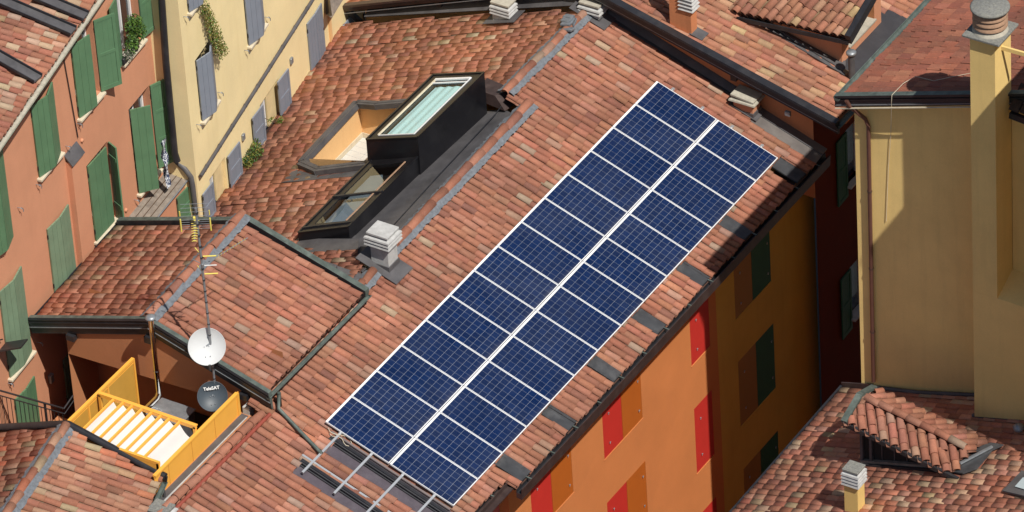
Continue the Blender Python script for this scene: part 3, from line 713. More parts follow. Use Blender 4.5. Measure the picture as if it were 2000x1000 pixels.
C1, K1, lan1 = lantern(T1, [(582, 455), (681, 443), (822, 300), (728, 309)], [(614, 437), (680, 431), (796, 316), (727, 323)], lambda q: PB.z(q[0], q[1])-.12 if q[0] < -3.9 else zf(q)-.02, M_GLASSD, 'roof_light')
C2, K2, lan2 = lantern(T2, [(715, 273), (816, 268), (946, 142), (846, 146)], [(739, 265), (809, 262), (921, 152), (853, 155)], lambda q: PB.z(q[0], q[1])-.2 if q[0] < -3.9 else zf(q)-.02, M_GLASSC, 'roof_lantern')
def lerp(a, b, t): return a*(1-t)+b*t
m = MB(); dn = T1.N*.012
m.up([p-dn for p in K1], M_GLASSD); obj('glass_pane', m, lan1)
m = MB(); mid0, mid1 = lerp(K1[0], K1[3], .47), lerp(K1[1], K1[2], .47)
m.bar(lerp(C1[0], C1[3], .47)+T1.N*.02, lerp(C1[1], C1[2], .47)+T1.N*.02, .05, .05, M_BLACK, T1.N)
m.bar(lerp(K1[1], K1[0], .06)+T1.N*.01, lerp(K1[2], K1[3], .06)+T1.N*.01, .03, .02, M_CLAYP, T1.N)
m.bar(lerp(C1[0], C1[3], .06)+T1.N*.02, lerp(C1[1], C1[2], .06)+T1.N*.02, .03, .03, M_BLACK, T1.N)
obj('glazing_bar', m, lan1)
m = MB(); b_ = T1.N*.16
q = [p-b_ for p in K1]
m.up([q[0], q[1], lerp(q[1], q[2], .46), lerp(q[0], q[3], .46)], M_WINFILL)
m.up([lerp(q[0], q[3], .50), lerp(lerp(q[0], q[3], .50), lerp(q[1], q[2], .50), .9), lerp(lerp(q[0], q[3], .66), lerp(q[1], q[2], .66), .8), lerp(lerp(q[0], q[3], .92), lerp(q[1], q[2], .92), .35), lerp(q[0], q[3], .92)], M_WINFILL)
obj('grey_reflection_sheet', m, lan1)  # grey sheet below the lower glass stands in for its sky reflection
m = MB(); m.up([p-T2.N*.012 for p in K2], M_GLASSC); obj('glass_pane', m, lan2)
m = MB(); 
m.bar(K2[0]+T2.N*.015, K2[3]+T2.N*.015, .035, .035, M_STONE, T2.N); m.bar(lerp(K2[3], K2[0], .02)+T2.N*.02, lerp(K2[2], K2[1], .02)+T2.N*.02, .06, .04, M_FRAME, T2.N)
m.bar(lerp(K2[3], K2[0], .075)+T2.N*.008, lerp(K2[2], K2[1], .075)+T2.N*.008, .03, .03, M_FRAME, T2.N)
m.bar(K2[0]+T2.N*.01, K2[1]+T2.N*.01, .02, .02, M_FRAME, T2.N); m.bar(K2[1]+T2.N*.01, K2[2]+T2.N*.01, .02, .02, M_FRAME, T2.N)
obj('frame', m, lan2)
m = MB(); N_ = 36; vs = []; 
for i in range(N_+1):
    t = .03+.94*i/N_; a, b = lerp(K2[0], K2[1], t), lerp(K2[3], K2[2], t); d = T2.N*(.11+.009*math.sin(t*2*math.pi*4.3))
    vs += [lerp(a, b, .0)-d, lerp(a, b, .93)-d*(1.0)]
for i in range(N_): m.mesh([vs[2*i], vs[2*i+1], vs[2*i+3], vs[2*i+2]], [(0, 1, 2, 3)], M_CURT, True)
obj('curtain', m, lan2)
# dark box bodies under the glass so nothing shows through
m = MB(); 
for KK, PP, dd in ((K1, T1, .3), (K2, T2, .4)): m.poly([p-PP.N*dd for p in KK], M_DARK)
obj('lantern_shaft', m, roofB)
# sunk terrace ---------------------------------------------------------
tz = PB.px(650, 300)[2]-.95
ti = [PB.px(*p) for p in [(600, 318), (703, 208), (835, 202), (770, 318), (668, 330), (622, 333)]]
ti = [PB.px(601, 317), PB.px(703, 208), PB.px(850, 200), PB.px(740, 322)]
m = MB(); fl = [V3(p[0], p[1], tz) for p in ti]
mo = M_APRI
for i in range(4):
    j = (i+1) % 4; m.poly([fl[i], fl[j], ti[j]+Z_*.10, ti[i]+Z_*.10], M_APRI if i != 2 else M_BLACK)
wallT = obj('terrace_wall', m, roofB)
m = MB(); m.poly(fl, M_FLOOR); 
for i in range(4):
    j = (i+1) % 4; c = (fl[0]+fl[1]+fl[2]+fl[3])/4; a, b = lerp(fl[i], c, .012), lerp(fl[j], c, .012)
    m.bar(a+Z_*.07, b+Z_*.07, .02, .13, M_STONE)
for k in range(1, 12):
    a, b = lerp(fl[0], fl[1], k/12), lerp(fl[3], fl[2], k/12); m.bar(a+Z_*.001, b+Z_*.001, .008, .004, M_CONC)
for k in range(1, 5):
    a, b = lerp(fl[0], fl[3], k/5), lerp(fl[1], fl[2], k/5); m.bar(a+Z_*.001, b+Z_*.001, .008, .004, M_CONC)
obj('terrace_floor', m, roofB)
m = MB()
def cop(pts, w=.17, h=.13, off=.10):
    for a, b in zip(pts[:-1], pts[1:]):
        A0, B0 = PB.px(*a, off), PB.px(*b, off); m.bar(A0, B0+unit(B0-A0)*.04, w, h, M_DKMET, PB.N)
        m.bar(A0+PB.N*(h/2+.006), B0+PB.N*(h/2+.006), .03, .012, M_DKMET, PB.N)
cop([(590, 318), (697, 203)], .2); cop([(697, 203), (735, 206)]); cop([(735, 206), (850, 196)]); cop([(588, 320), (620, 334)], .2); cop([(620, 334), (735, 320)], .2)
a = [PB.px(*p, .05) for p in ((549, 356), (716, 342), (722, 330), (622, 344), (575, 330))]; sheet(m, a, .02, M_DKMET)
obj('coping', m, roofB)
m = MB(); a = [PB.px(*p, .06) for p in ((570, 487), (695, 478), (722, 470), (700, 500), (610, 494))]
sheet(m, [PB.px(*p, .05) for p in ((572, 486), (612, 494), (700, 486), (700, 466), (586, 466))], .02, M_DKMET)
obj('lead_apron', m, roofB)
m = MB(); p = V3(*(lerp(lerp(fl[1], fl[2], .52), lerp(ti[1], ti[2], .52), .55))); 
for q in (V3(.1, -.05, .03), V3(-.09, -.05, .05), V3(.03, -.09, -.08), V3(0, -.1, .1)): m.tube([p, p+q], .014, M_GALV, 5)
obj('wall_tap', m, roofB)
# eave gutter along the back
g0, g1 = PB.px(405, 428), PB.px(668, 48); mg = gutter(g0+V3(-.04, 0, .07), g1+V3(-.04, 0, .07), V3(-1, -.17, 0), .07, M_BLACK)
obj('gutter', mg, main)

# chimneys --------------------------------------------------------------
def slab_chimney(parent, x0, x1, y0, y1, zb, zt, stack_mat, slabs, top_w=.09, slabmat=None, topmat=None, flash=None, bed=.12, name='chimney', tilt=0.0, th=.045, gap=.075, coll=None):
    slabmat = slabmat or M_CONC; topmat = topmat or M_CONC
    cx, cy = (x0+x1)/2, (y0+y1)/2; hx, hy = (x1-x0)/2, (y1-y0)/2; m = MB()
    zc = zt-slabs*gap-.06
    m.box((cx, cy, (zb+zc)/2), (hx, 0, 0), (0, hy, 0), (0, 0, (zc-zb)/2), stack_mat)
    if coll: m.aabb(x0-.025, x1+.025, y0-.025, y1+.025, zb, coll, M_DKMET)
    o = obj(name, m, parent)
    m = MB(); m.aabb(x0+.05, x1-.05, y0+.05, y1-.05, zc-.02, zt-.03, M_CONCD)
    for k in range(slabs):
        z = zc+k*gap+th/2; ex = top_w
        m.hexa([(x0-ex, y0-ex, z-th/2), (x1+ex, y0-ex, z-th/2), (x1+ex, y1+ex, z-th/2), (x0-ex, y1+ex, z-th/2)],
               [(x0-ex+.01, y0-ex+.01, z+th*.3), (x1+ex-.01, y0-ex+.01, z+th*.3), (x1+ex-.01, y1+ex-.01, z+th*.3), (x0-ex+.01, y1+ex-.01, z+th*.3)], slabmat)
        m.hexa([(x0-ex+.01, y0-ex+.01, z+th*.3), (x1+ex-.01, y0-ex+.01, z+th*.3), (x1+ex-.01, y1+ex-.01, z+th*.3), (x0-ex+.01, y1+ex-.01, z+th*.3)],
               [(x0-.0, y0-.0, z+th*.9), (x1, y0, z+th*.9), (x1, y1, z+th*.9), (x0, y1, z+th*.9)], slabmat)
    t = Z_+X_*tilt; ex = top_w*.55; cc = V3(cx, cy, zt-.02)
    m.rbox(cc, V3(hx+ex, 0, -tilt*(hx+ex)), V3(0, hy+ex, 0), unit(t)*.026, topmat, .006)
    obj('cap', m, o)
    if flash is not None:
        P, d0, d1 = flash; m = MB()
        sheet(m, [P.at(x0-d0, y0-d1, .125), P.at(x1+d0*1.1, y0-d1, .125), P.at(x1+d0*1.1, y1+d1*.5, .125), P.at(x0-d0, y1+d1*.5, .125)], .015, M_DKMET); obj('flashing', m, o)
    return o
slab_chimney(roofA, -1.74, -1.30, 4.68, 5.06, 14.9, 16.34, M_CONC, 3, .10, flash=(PA, .28, .20), coll=15.52, gap=.085)
slab_chimney(roofA, .0, .01, .0, .01, 0, 1, M_CONC, 1) if False else None
q = PA.px(1471, 238); z_ = q[2]
slab_chimney(roofA, q[0]-.50, q[0]+.0, q[1], q[1]+.34, z_-.2, z_+.60, M_TERRA, 1, .09, slabmat=M_CONCY, topmat=M_CONCY, coll=z_+.22, tilt=.12, gap=.07, flash=(PA, .1, .05))
q = PA.px(1172, 47); z_ = q[2]
slab_chimney(roofA, q[0]-.46, q[0], q[1]-.05, q[1]+.3, z_-.2, z_+.52, M_CONC, 2, .07, topmat=M_CONCY, coll=z_+.16, flash=(PA, .22, .16), gap=.09)
q = PB.px(985, 40)
slab_chimney(roofB, q[0]-.22, q[0]+.22, q[1]-.15, q[1]+.15, q[2]-.3, q[2]+.56, M_CONC, 3, .05, topmat=M_CONCY, flash=(PB, .2, .14), gap=.085)
q = PA.px(325, 995); slab_chimney(roofA, q[0]-.22, q[0]+.16, q[1]-.32, q[1]+.02, q[2]-.6, q[2]+.16, M_CONC, 3, .08, topmat=M_CONCD, gap=.08)

# ================================================================== solar panels
PP = Plane((0, 0, 15.0), TB); HP = 1.00487
def panel_mesh():
    W_, L_, t = .99, 1.65, .038                     # W along Y, L down the slope
    a, d, n = V3(0, 1, 0), PP.down, PP.N
    fr = MB(); f = .012
    def P_(v, u, h=0): return d*u+a*v+n*h
    out = [P_(0, 0), P_(W_, 0), P_(W_, L_), P_(0, L_)]; inn = [P_(f, f), P_(W_-f, f), P_(W_-f, L_-f), P_(f, L_-f)]
    for i in range(4):
        j = (i+1) % 4; fr.poly([out[i], out[j], inn[j], inn[i]], M_FRAME); fr.poly([out[i]-n*t, out[j]-n*t, out[j], out[i]], M_FRAME); fr.poly([inn[i], inn[j], inn[j]-n*.005, inn[i]-n*.005], M_FRAME)
    fr.poly([p-n*t for p in out][::-1], M_FRAME)
    ce = MB(); h = -.004; mu0, mu1, mv = .034, .008, .003
    c = [P_(mv+f, mu0+f, h), P_(W_-mv-f, mu0+f, h), P_(W_-mv-f, L_-mu1-f, h), P_(mv+f, L_-mu1-f, h)]; k = [p+n*h for p in inn]
    ce.poly(c, M_CELL)
    for i in range(4): j = (i+1) % 4; ce.poly([k[i], k[j], c[j], c[i]], M_WHITE)
    return fr, ce
fr, ce = panel_mesh()
def plabel(c, r):
    place = 'uphill' if c == 0 else 'downhill'
    if r == 0: return f'blue solar panel at the near bottom end of the {place} column beside the bare rails'
    if r == 13: return f'blue solar panel at the far top end of the {place} column'
    o = ['', 'second', 'third', 'fourth', 'fifth', 'sixth', 'seventh', 'eighth', 'ninth', 'tenth', 'eleventh', 'twelfth', 'thirteenth'][r]
    return f'blue solar panel {o} from the bare rails in the {place} column'
proto = thing('solar_panel', plabel(0, 0), 'solar panel', (0, 0, 0), 'solar panels on the long tiled roof')
pf = obj('frame', fr, proto); pc_ = obj('cell_sheet', ce, proto)
uvl = pc_.data.uv_layers.new(name='UVMap')
for p in pc_.data.polygons:
    vals = [(0, 0), (1, 0), (1, 1), (0, 1)] if p.index == 0 else [(.5, .5)]*4
    for li, uvv in zip(p.loop_indices, vals): uvl.data[li].uv = uvv
for c in range(2):
    for r in range(14):
        loc = PP.at(0, r*HP, 0) + PP.down*(1.667*c); 
        if c == 0 and r == 0: t = proto
        else:
            t = proto.copy(); COL.objects.link(t)
            for ch in (pf, pc_):
                k = ch.copy(); COL.objects.link(k); k.parent = t
        t.location = tuple(loc); t['label'] = plabel(c, r)
# rails under the panels, sticking out at the near end
rn = ['uphill most', 'second from uphill', 'third from uphill', 'downhill most']
for k, x in enumerate((.355, 1.12, 1.88, 2.645)):
    mb = MB(); n = PA.N; y1 = 14.2; off = .2-.075
    mb.bar(PA.at(x, -1.5, off), PA.at(x, y1, off), .05, .05, M_SILVER, n)
    mb.bar(PA.at(x, -1.503, off), PA.at(x, -1.5, off), .035, .035, M_BLACK, n)
    mb.rbox(PA.at(x, y1-.06, off+.03), X_*.03, Y_*.05, Z_*.02, M_SILVER, .005); mb.rbox(PA.at(x, -.03, off+.02), X_*.022, Y_*.03, Z_*.018, M_SILVER, .005)
    single('mounting_rail', mb, f'bare silver mounting rail, {rn[k]} of the four jutting from the panels', 'rail', 'silver rails under the solar panels')
def beam(y, x0, x1, lab, cap=True):
    t = thing('support_beam', lab, 'beam', PA.at(x0, y, .05), 'dark support beams under the rails')
    m = MB(); n = PA.N
    m.bar(PA.at(x0, y-.06, .06), PA.at(x1, y-.06, .06), .06, .07, M_BLACK, n); m.tube([PA.at(x0, y-.11, .07), PA.at(x1, y-.11, .07)], .024, M_BLACK, 8)
    m.tube([PA.at(x0, y-.17, .05), PA.at(x1, y-.17, .05)], .022, M_BLACK, 8); m.tube([PA.at(x0, y-.02, .07), PA.at(x1, y-.02, .07)], .022, M_BLACK, 8)
    obj('dark_profile', m, t)
    m = MB(); m.bar(PA.at(x0-.05, y+.07, .083), PA.at(x1-.05, y+.07, .083), .05, .03, M_SILVER if cap else simple('dull_mauve_metal', (.20, .165, .16), .5, .2), n)
    m.bar(PA.at(x0-.05, y+.07, .045), PA.at(x1-.05, y+.07, .045), .02, .05, M_DKMET, n); obj('top_channel', m, t)
beam(-.13, .22, 3.1, 'dark support beam tucked below the near panel edge', False); beam(-1.12, .12, 3.4, 'dark support beam with silver top lying bare across the roof')
mb = MB(); pts = []
for k in range(15):
    t = k/14; pts.append(PA.at(.1+.55*t, -.06-.10*math.sin(t*6), .13+.05*math.sin(t*5)))
mb.tube(pts, .008, M_STONE, 5); pts = [PA.at(.15+.5*k/9, -.12-.05*math.sin(k), .10) for k in range(10)]; mb.tube(pts, .007, M_STONE, 5)
single('cable', mb, 'pale cable looping out under the corner of the near solar panel', 'cable')

# ================================================================== annex with ridge and fascia
annex = thing('tiled_annex', 'gabled annex with tiled roof and dark stepped fascia carrying the antenna mast', 'building', (-4, 1.7, 0))
ya0, ya1 = -.45, 3.42
xR = -4.04; zR = 16.60
PR = Plane((xR, 0, zR), .312); PL = Plane((xR, 0, zR), -.335)
rR = roof_tiles('roof_slope', PR, [PR.at(xR+.02, ya0+.05), PR.at(-1.12, ya0+.05), PR.at(-1.12, ya1-.05), PR.at(xR-.15, ya1-.05)], annex, 'main', seed=41, expo=.345)
xe0, xe1 = -7.12, -7.55
rL = roof_tiles('roof_slope', PL, [PL.at(xR-.02, ya0+.05), PL.at(xe0, ya0+.05), PL.at(xe1, ya1-.05), PL.at(xR-.15, ya1-.05)], annex, 'back', seed=42, expo=.325, pitch=.184, gapf=.488, hsc=.34, endh=.018)
ridge('ridge_cap', PR.at(xR, ya0-.02, .10), PR.at(xR-.15, ya1+.05, .14), rR, 'main', 43, r=.10, L=.42)
mb = MB()
prof = [(0, .10), (.11, .10), (.13, .05), (.11, .01), (.09, -.17), (.07, -.21), (.05, -.36), (0, -.40)]
def verge(P, xa, xb, y, sgn, mats=(M_VERD, M_BLACK)):
    a, b = P.at(xa, y), P.at(xb, y); mb.extrude(prof, a, b, V3(0, sgn, 0), [mats[0]]+[mats[1]]*7)
    mb.bar(a+V3(0, sgn*.11, -.03), b+V3(0, sgn*.11, -.03), .02, .02, mats[1]); mb.bar(a+V3(0, sgn*.095, -.17), b+V3(0, sgn*.095, -.17), .02, .015, M_GALV)
verge(PR, xR, -1.02, ya0+.02, -1); obj('fascia', mb, annex); mb = MB(); verge(PL, xR, xe0-.12, ya0+.02, -1); obj('fascia', mb, annex); mb = MB()
prof = [(0, .12), (.15, .12), (.15, .02), (0, -.25)]
verge(PR, xR-.1, -1.08, ya1-.02, 1); obj('fascia', mb, annex); mb = MB(); verge(PL, xR-.1, xe1-.05, ya1-.02, 1)
obj('fascia', mb, annex)
obj('gutter', gutter(PR.at(-1.04, ya0-.1, -.02), PR.at(-1.04, ya1+.08, -.02), X_, .052, M_VERD), annex)
obj('gutter', gutter(PL.at(xe0-.06, ya0-.1, -.03), PL.at(xe1-.06, ya1+.05, -.03), V3(-1, -.1, 0), .05, M_BLACK), annex)
mb = MB()
# walls: front gable y=0, side x=-1.5, back
zc = lambda x: (PR if x > xR else PL).z(x, 0)-.12
xw0, xw1 = -6.35, -1.35; yg = -.42
bz0, bz1 = onY(122, 687, yg)[2], onY(405, 772, yg)[2]; xb0, xb1 = onY(122, 687, yg)[0], onY(405, 772, yg)[0]
bz = lambda x: bz0+(bz1-bz0)*(x-xb0)/(xb1-xb0)
mb.poly([V3(xw0, yg, bz(xw0)), V3(xw1, yg, bz(xw1)), V3(xw1, yg, zc(xw1)), V3(xR, yg, zR-.12), V3(xw0, yg, zc(xw0))], M_TERRAD)
mb.poly([V3(xw0, yg, bz(xw0)), V3(xw1, yg, bz(xw1)), V3(xw1, .55, bz(xw1)), V3(xw0, .55, bz(xw0))], M_TERRAD)
mb.poly([V3(xw0, .55, 11), V3(xw1, .55, 11), V3(xw1, .55, 16), V3(xw0, .55, 16)], M_TERRAD)
mb.poly([V3(xw0, yg, 11), V3(xw0, .55, 11), V3(xw0, .55, 15), V3(xw0, yg, 15)], M_TERRAD)
mb.poly([V3(xw1, yg, 14.7), V3(xw1, ya1-.3, 14.7), V3(xw1, ya1-.3, zc(xw1)), V3(xw1, yg, zc(xw1))], M_TERRAD)
mb.poly([V3(xw0, ya1-.3, 11), V3(xw1, ya1-.3, 11), V3(xw1, ya1-.3, zc(xw1)), V3(xR, ya1-.3, zR-.12), V3(xw0, ya1-.3, zc(xw0))], M_TERRAD)
obj('wall', mb, annex)
mb = MB()
for px in ((128, 0), (488, 0)): pass
mb.aabb(-6.25, -6.05, -.56, -.43, PL.z(-6.1, 0)-.53, PL.z(-6.1, 0)-.39, M_BLACK); obj('bracket', mb, annex); mb = MB(); mb.aabb(-1.80, -1.60, -.56, -.43, PR.z(-1.7, 0)-.53, PR.z(-1.7, 0)-.39, M_BLACK); obj('bracket', mb, annex); mb = MB(); mb.aabb(-4.15, -3.95, -.56, -.43, zR-.56, zR-.40, M_BLACK)
mb.aabb(-2.35, -1.42, -.3, -.003, 14.95, 15.22, M_TERRAD) if False else None
obj('bracket', mb, annex)
mb = MB(); p0 = PR.at(-1.0, ya0+.25, -.1)
dp = [p0, p0+V3(0, 0, -.35), V3(p0[0]+.0, p0[1]-.02, PA.z(-1.0, 0)+.35), PA.at(-.9, ya0+.05, .16), PA.at(-.2, ya0-.15, .14), PA.at(.38, ya0-.32, .14)]
mb.tube(dp, .042, M_VERD, 8); obj('downpipe', mb, annex)
# low wall dark service block behind main ridge
mb = MB(); a = PB.px(655, 520, .1); mb.rbox(V3(-2.45, 3.75, 15.62), X_*.30, Y_*.22, Z_*.16, M_DKMET, .02)
sheet(mb, [V3(-2.9, 3.5, 15.44), V3(-1.7, 3.5, 15.44), V3(-1.7, 4.3, 15.44), V3(-2.9, 4.3, 15.44)], .02, M_DKMET)
obj('vent_box', mb, annex)

# flue pipe
t = thing('flue_pipe', 'polished steel flue pipe with mushroom cap rising past the annex ridge end', 'flue pipe', (-3.9, -.5, 14.4))
fx, fy = -3.78, -.80; b = onY(311, 765, fy); tp = onY(294, 620, fy)
mb = MB(); mb.tube([V3(tp[0], fy, 14.95), V3(tp[0], fy, tp[2]+.0)], .058, M_STEEL, 16); mb.tube([V3(tp[0], fy, 15.55), V3(tp[0], fy, 15.60)], .066, M_STEEL, 16); mb.tube([V3(tp[0], fy, 15.0), V3(tp[0]-.02, fy-.05, 14.9), V3(tp[0]-.25, fy-.3, 14.6)], .062, M_STEEL, 14)
obj('pipe', mb, t)
mb = MB(); mb.lathe((tp[0], fy, tp[2]-.02), [(.06, -.03), (.115, .0), (.125, .03), (.06, .065), (.0, .07)], M_GALV, 24); obj('cap', mb, t)
fluex = tp[0]

# mast, antennas, dishes
mx, my = -2.32, -.66
t = thing('antenna_mast', 'tall dark mast with yellow tipped TV antennas strapped to the fascia', 'antenna', (mx, my, 14.6))
mb = MB(); mb.tube([V3(mx, my, 14.6), V3(mx, my, 17.6), V3(mx-.03, my+.01, 20.25)], .026, M_GALV, 8)
for k in range(18): z = 15.2+k*.29; mb.tube([V3(mx, my, z), V3(mx, my, z+.02)], .034, M_BLACK, 8)
obj('pole', mb, t)
# UHF yagi pointing roughly at the camera-left, elements crosswise
def at_px(a, b, y): return onY(a, b, y)
yz = onY(381, 440, my)[2]; yb = V3(mx-.02, my, yz)
mb = MB()
bd = unit(V3(.03, -1, -.0)); el = unit(np.cross(bd, Z_))
tip0 = hz(380, 471, yz); tip1 = hz(382, 405, yz); ya = V3(mx-.02, my-.45, yz)
bd = unit(V3(tip0[0]-tip1[0], tip0[1]-tip1[1], 0)); el = unit(np.cross(bd, Z_)); el = unit(V3(Rt[0], Rt[1], 0)); bd = unit(V3(Rt[1], -Rt[0], 0))
L0 = .65
mb.bar(tip0, tip1, .016, .016, M_GALV)
for k in range(9):
    p = lerp(tip0, tip1, .0+k*.075); w = .055+.004*k; mb.tube([p-el*w, p+el*w], .007, M_YPLAST, 5); mb.rbox(p+Z_*.01, el*.034, unit(bd)*.008, Z_*.012, M_YPLAST, .003)
mb.rbox(lerp(tip0, tip1, .66)+Z_*.03, el*.045, unit(bd)*.03, Z_*.025, M_YPLAST, .006)
obj('yagi_antenna', mb, t)
mb = MB()
# reflector screens: rods between four yellow bars
cR = lerp(tip0, tip1, .62)
for sg in (-1, 1):
    c0 = cR+el*sg*.31; 
    mb.tube([c0+Z_*(-.28), c0+Z_*.04], .017, M_YPLAST, 6)
    mb.tube([c0+Z_*.12, c0+Z_*.24], .013, M_YPLAST, 6)
for k in range(9):
    t_ = k/8; zz = -.22+.46*t_; oo = -bd*(.0 if t_ < .5 else (t_-.5)*.5); mb.tube([cR-el*.31+Z_*zz+oo, cR+el*.31+Z_*zz+oo], .005, M_GALV, 4)
obj('reflector_grid', mb, t)
mb = MB(); z2 = onY(390, 517, my)[2]; c = V3(mx, my, z2)
b1 = unit(V3(.25, 1, 0)); mb.tube([c, c+b1*1.3], .010, M_GALV, 5)
e1 = unit(V3(.0, .0, 1))
for k in range(10): p = c+b1*(.45+k*.085); mb.tube([p-Z_*.035, p+Z_*.035], .007, M_YPLAST, 4)
mb.bar(c+el*.04, c+el*.30, .016, .016, M_WHITE)
exx = el
for zz, w in ((.24, .14), (-.22, .14)): mb.tube([c+el*.17+Z_*zz-exx*w, c+el*.17+Z_*zz+exx*w], .016, M_YPLAST, 6)
mb.tube([c-X_*.06+Z_*.05, c-X_*.18-Y_*.1+Z_*.18], .008, M_GALV, 5); mb.tube([c-X_*.05+Z_*.33, c-X_*.15+Z_*.42], .010, M_YPLAST, 5); mb.tube([c-X_*.03-Z_*.16, c-X_*.13-Z_*.04], .008, M_YPLAST, 5)
mb.rbox(c, X_*.03, Y_*.03, Z_*.05, M_GALV, .005)
obj('side_antenna', mb, t)
def dish(px, rad_px, y, mat, lab, dark):
    c = onY(px[0], px[1], y); R = rad_px/86.5
    # faces roughly towards the viewer, tipped up
    view = -ray(*px); ax = unit(view+V3(.10, -.05, -.05))
    t = thing('satellite_dish', lab, 'satellite dish', c-Z_*R, 'satellite dishes on the mast')
    mb = MB(); prof = [(R*math.sin(a)*1.0/math.sin(.55), -R*.32*(1-(a/.55)**2)) for a in np.linspace(0.0, .55, 9)]
    prof[0] = (.0005, prof[0][1]); mb.lathe(c, [(r, h) for r, h in prof], mat, 40, ax, False)
    mb.lathe(c, [(R*.985, -.012), (R*1.01, -.006), (R*1.01, .006), (R*.985, .004)], mat, 40, ax, False)
    mb.lathe(c-ax*.012, [(r, h) for r, h in prof], mat, 40, ax, False)
    obj('reflector', mb, t)
    right = unit(np.cross(Z_, ax)); up_ = np.cross(ax, right)
    m = MB(); base = c-up_*R*.96; foc = base-up_*.06+ax*.10
    m.tube([base-ax*.08, foc], .012, M_GALV if not dark else M_BLACK, 6); m.tube([foc-ax*.02-up_*.05, foc+ax*.02+up_*.06], .030, M_BLACK, 10)
    obj('feed_arm', m, t)
    m = MB()
    for a_, b2 in ((-.085, -.02), (.085, -.02), (-.085, -.42), (.085, -.42)):
        p = c+right*a_*R*1.5+up_*b2*R*1.3-ax*(R*.30 if b2 > -.2 else R*.16); m.lathe(p, [(.010, 0), (.010, .012), (0.0005, .014)], M_GALV, 8, ax)
    m.tube([c-ax*(R*.33), V3(mx, my, c[2]-.02)], .02, M_GALV, 6)
    obj('bracket', m, t)
    return t, c, ax, right, up_, R
dish((404, 677), 34.5, -.82, M_DISHW, 'large white satellite dish on the mast below the antennas', False)
td, dc, dax, dri, dup, dR = dish((415, 774), 28, -.86, M_DISHG, 'smaller slate grey satellite dish with white lettering below the white one', True)
# lettering plate on the grey dish
cu = bpy.data.curves.new('lettering', 'FONT'); cu.body = 'TeleSAT'; cu.size = .098; cu.align_x = 'CENTER'; cu.align_y = 'CENTER'; cu.extrude = .001; cu.offset = .0025
cuo = bpy.data.objects.new('tmp', cu); COL.objects.link(cuo); dg = bpy.context.evaluated_depsgraph_get(); me = bpy.data.meshes.new_from_object(cuo.evaluated_get(dg)); bpy.data.objects.remove(cuo)
lt = bpy.data.objects.new('lettering', me); COL.objects.link(lt); me.materials.clear(); me.materials.append(M_WHITE); lt.parent = td
pos = dc+dup*dR*.52-dax*(dR*.32*(1-.50**2)-.062)-np.array(td.location)
ax2 = unit(dax-dup*.12); up2 = unit(np.cross(ax2, dri))
lt.matrix_local = Matrix(((dri[0], up2[0], ax2[0], pos[0]), (dri[1], up2[1], ax2[1], pos[1]), (dri[2], up2[2], ax2[2], pos[2]), (0, 0, 0, 1)))

# terrace pergola and screens ------------------------------------------------
zcn = 15.71; xl, xr_ = -4.28, -1.80; yf, yb_ = -3.55, -2.16
t = thing('terrace_pergola', 'yellow pergola frame with white canvas slung between its slats', 'pergola', ((xl+xr_)/2, (yf+yb_)/2, 13.6))
mb = MB()
mb.bar(V3(xl, yb_, zcn), V3(xr_, yb_, zcn), .06, .09, M_AMBER); mb.bar(V3(xl, yb_+.05, zcn+.02), V3(xr_, yb_+.05, zcn+.02), .03, .03, M_AMBER); mb.bar(V3(xl, yf, zcn), V3(xr_, yf, zcn), .06, .09, M_AMBER); mb.bar(V3(xl, yf-.02, zcn-.16), V3(xr_, yf-.02, zcn-.16), .02, .24, M_AMBER)
for x, y in ((xl+.03, yb_), (xr_-.04, yb_), (xl+.03, yf), (xr_-.04, yf)): mb.bar(V3(x, y, 13.6), V3(x, y, zcn), .06, .06, M_AMBER, (1, 0, 0))
obj('frame', mb, t)
nx = 9; xs = np.linspace(xl+.02, xr_-.46, nx)
xs = np.array([onY(p, q, 0)[0]*0+hz(p, q, zcn)[0] for p, q in ((217, 786), (236, 792), (255, 797), (274, 803), (293, 810), (311, 816), (329, 820), (348, 828))])
xs = np.concatenate([[xs[0]-.28], xs])
for x in xs[1:]:
    m = MB(); m.bar(V3(x, yf, zcn+.01), V3(x, yb_, zcn+.01), .045, .05, M_AMBER); obj('slat', m, t)
m = MB(); n1, n2 = 10, 6; DR = [1.3, .3, 1.2, 1.2, .3, .2, .3, 1.5]
xx = list(xs[1:]); xx = xx+[xx[-1]+.27]
for i in range(len(xx)-1):
    m = MB(); a, b = xx[i]+.012, xx[i+1]-.012
    sag = .0
    for u in range(n1):
        for v in range(n2):
            def pt(u, v):
                fu, fv = u/n1, v/n2; yy = yf+.05+(yb_-.10-yf)*fu; e = .16+.10*math.sin(i*2.1)
                return V3(a+(b-a)*fv, yy, zcn-.03-math.sin(math.pi*fv)*.05-(.06+.15*DR[i])*fv)
            m.mesh([pt(u, v), pt(u+1, v), pt(u+1, v+1), pt(u, v+1)], [(0, 1, 2, 3)], M_CLOTH, True)
    obj('canvas', m, t)
t = thing('privacy_screen', 'long solid amber screen wall along the tiled roof edge', 'screen', (-1.76, -2.3, 14.7))
mb = MB(); P0 = onX(300, 982, -1.76); P1 = onX(466, 820, -1.76); zt0 = onX(300, 936, -1.76)[2]; zt1 = onX(459, 770, -1.76)[2]; ztt = (zt0+zt1)/2+.02; zb = 14.75
ya, yb2 = P0[1]+.12, P1[1]+.02
mb.aabb(-1.775, -1.745, ya, yb2, zb, ztt-.03, M_AMBER); obj('sheet', mb, t)
mb = MB(); mb.aabb(-1.80, -1.72, ya, yb2+.02, ztt-.03, ztt+.02, M_AMBER); mb.aabb(-1.79, -1.73, yb2-.03, yb2+.05, zb, ztt, M_AMBER)
for y in np.linspace(ya+.5, yb2-.9, 3): mb.aabb(-1.743, -1.741, y, y+.006, zb+.02, ztt-.03, M_BRNS)
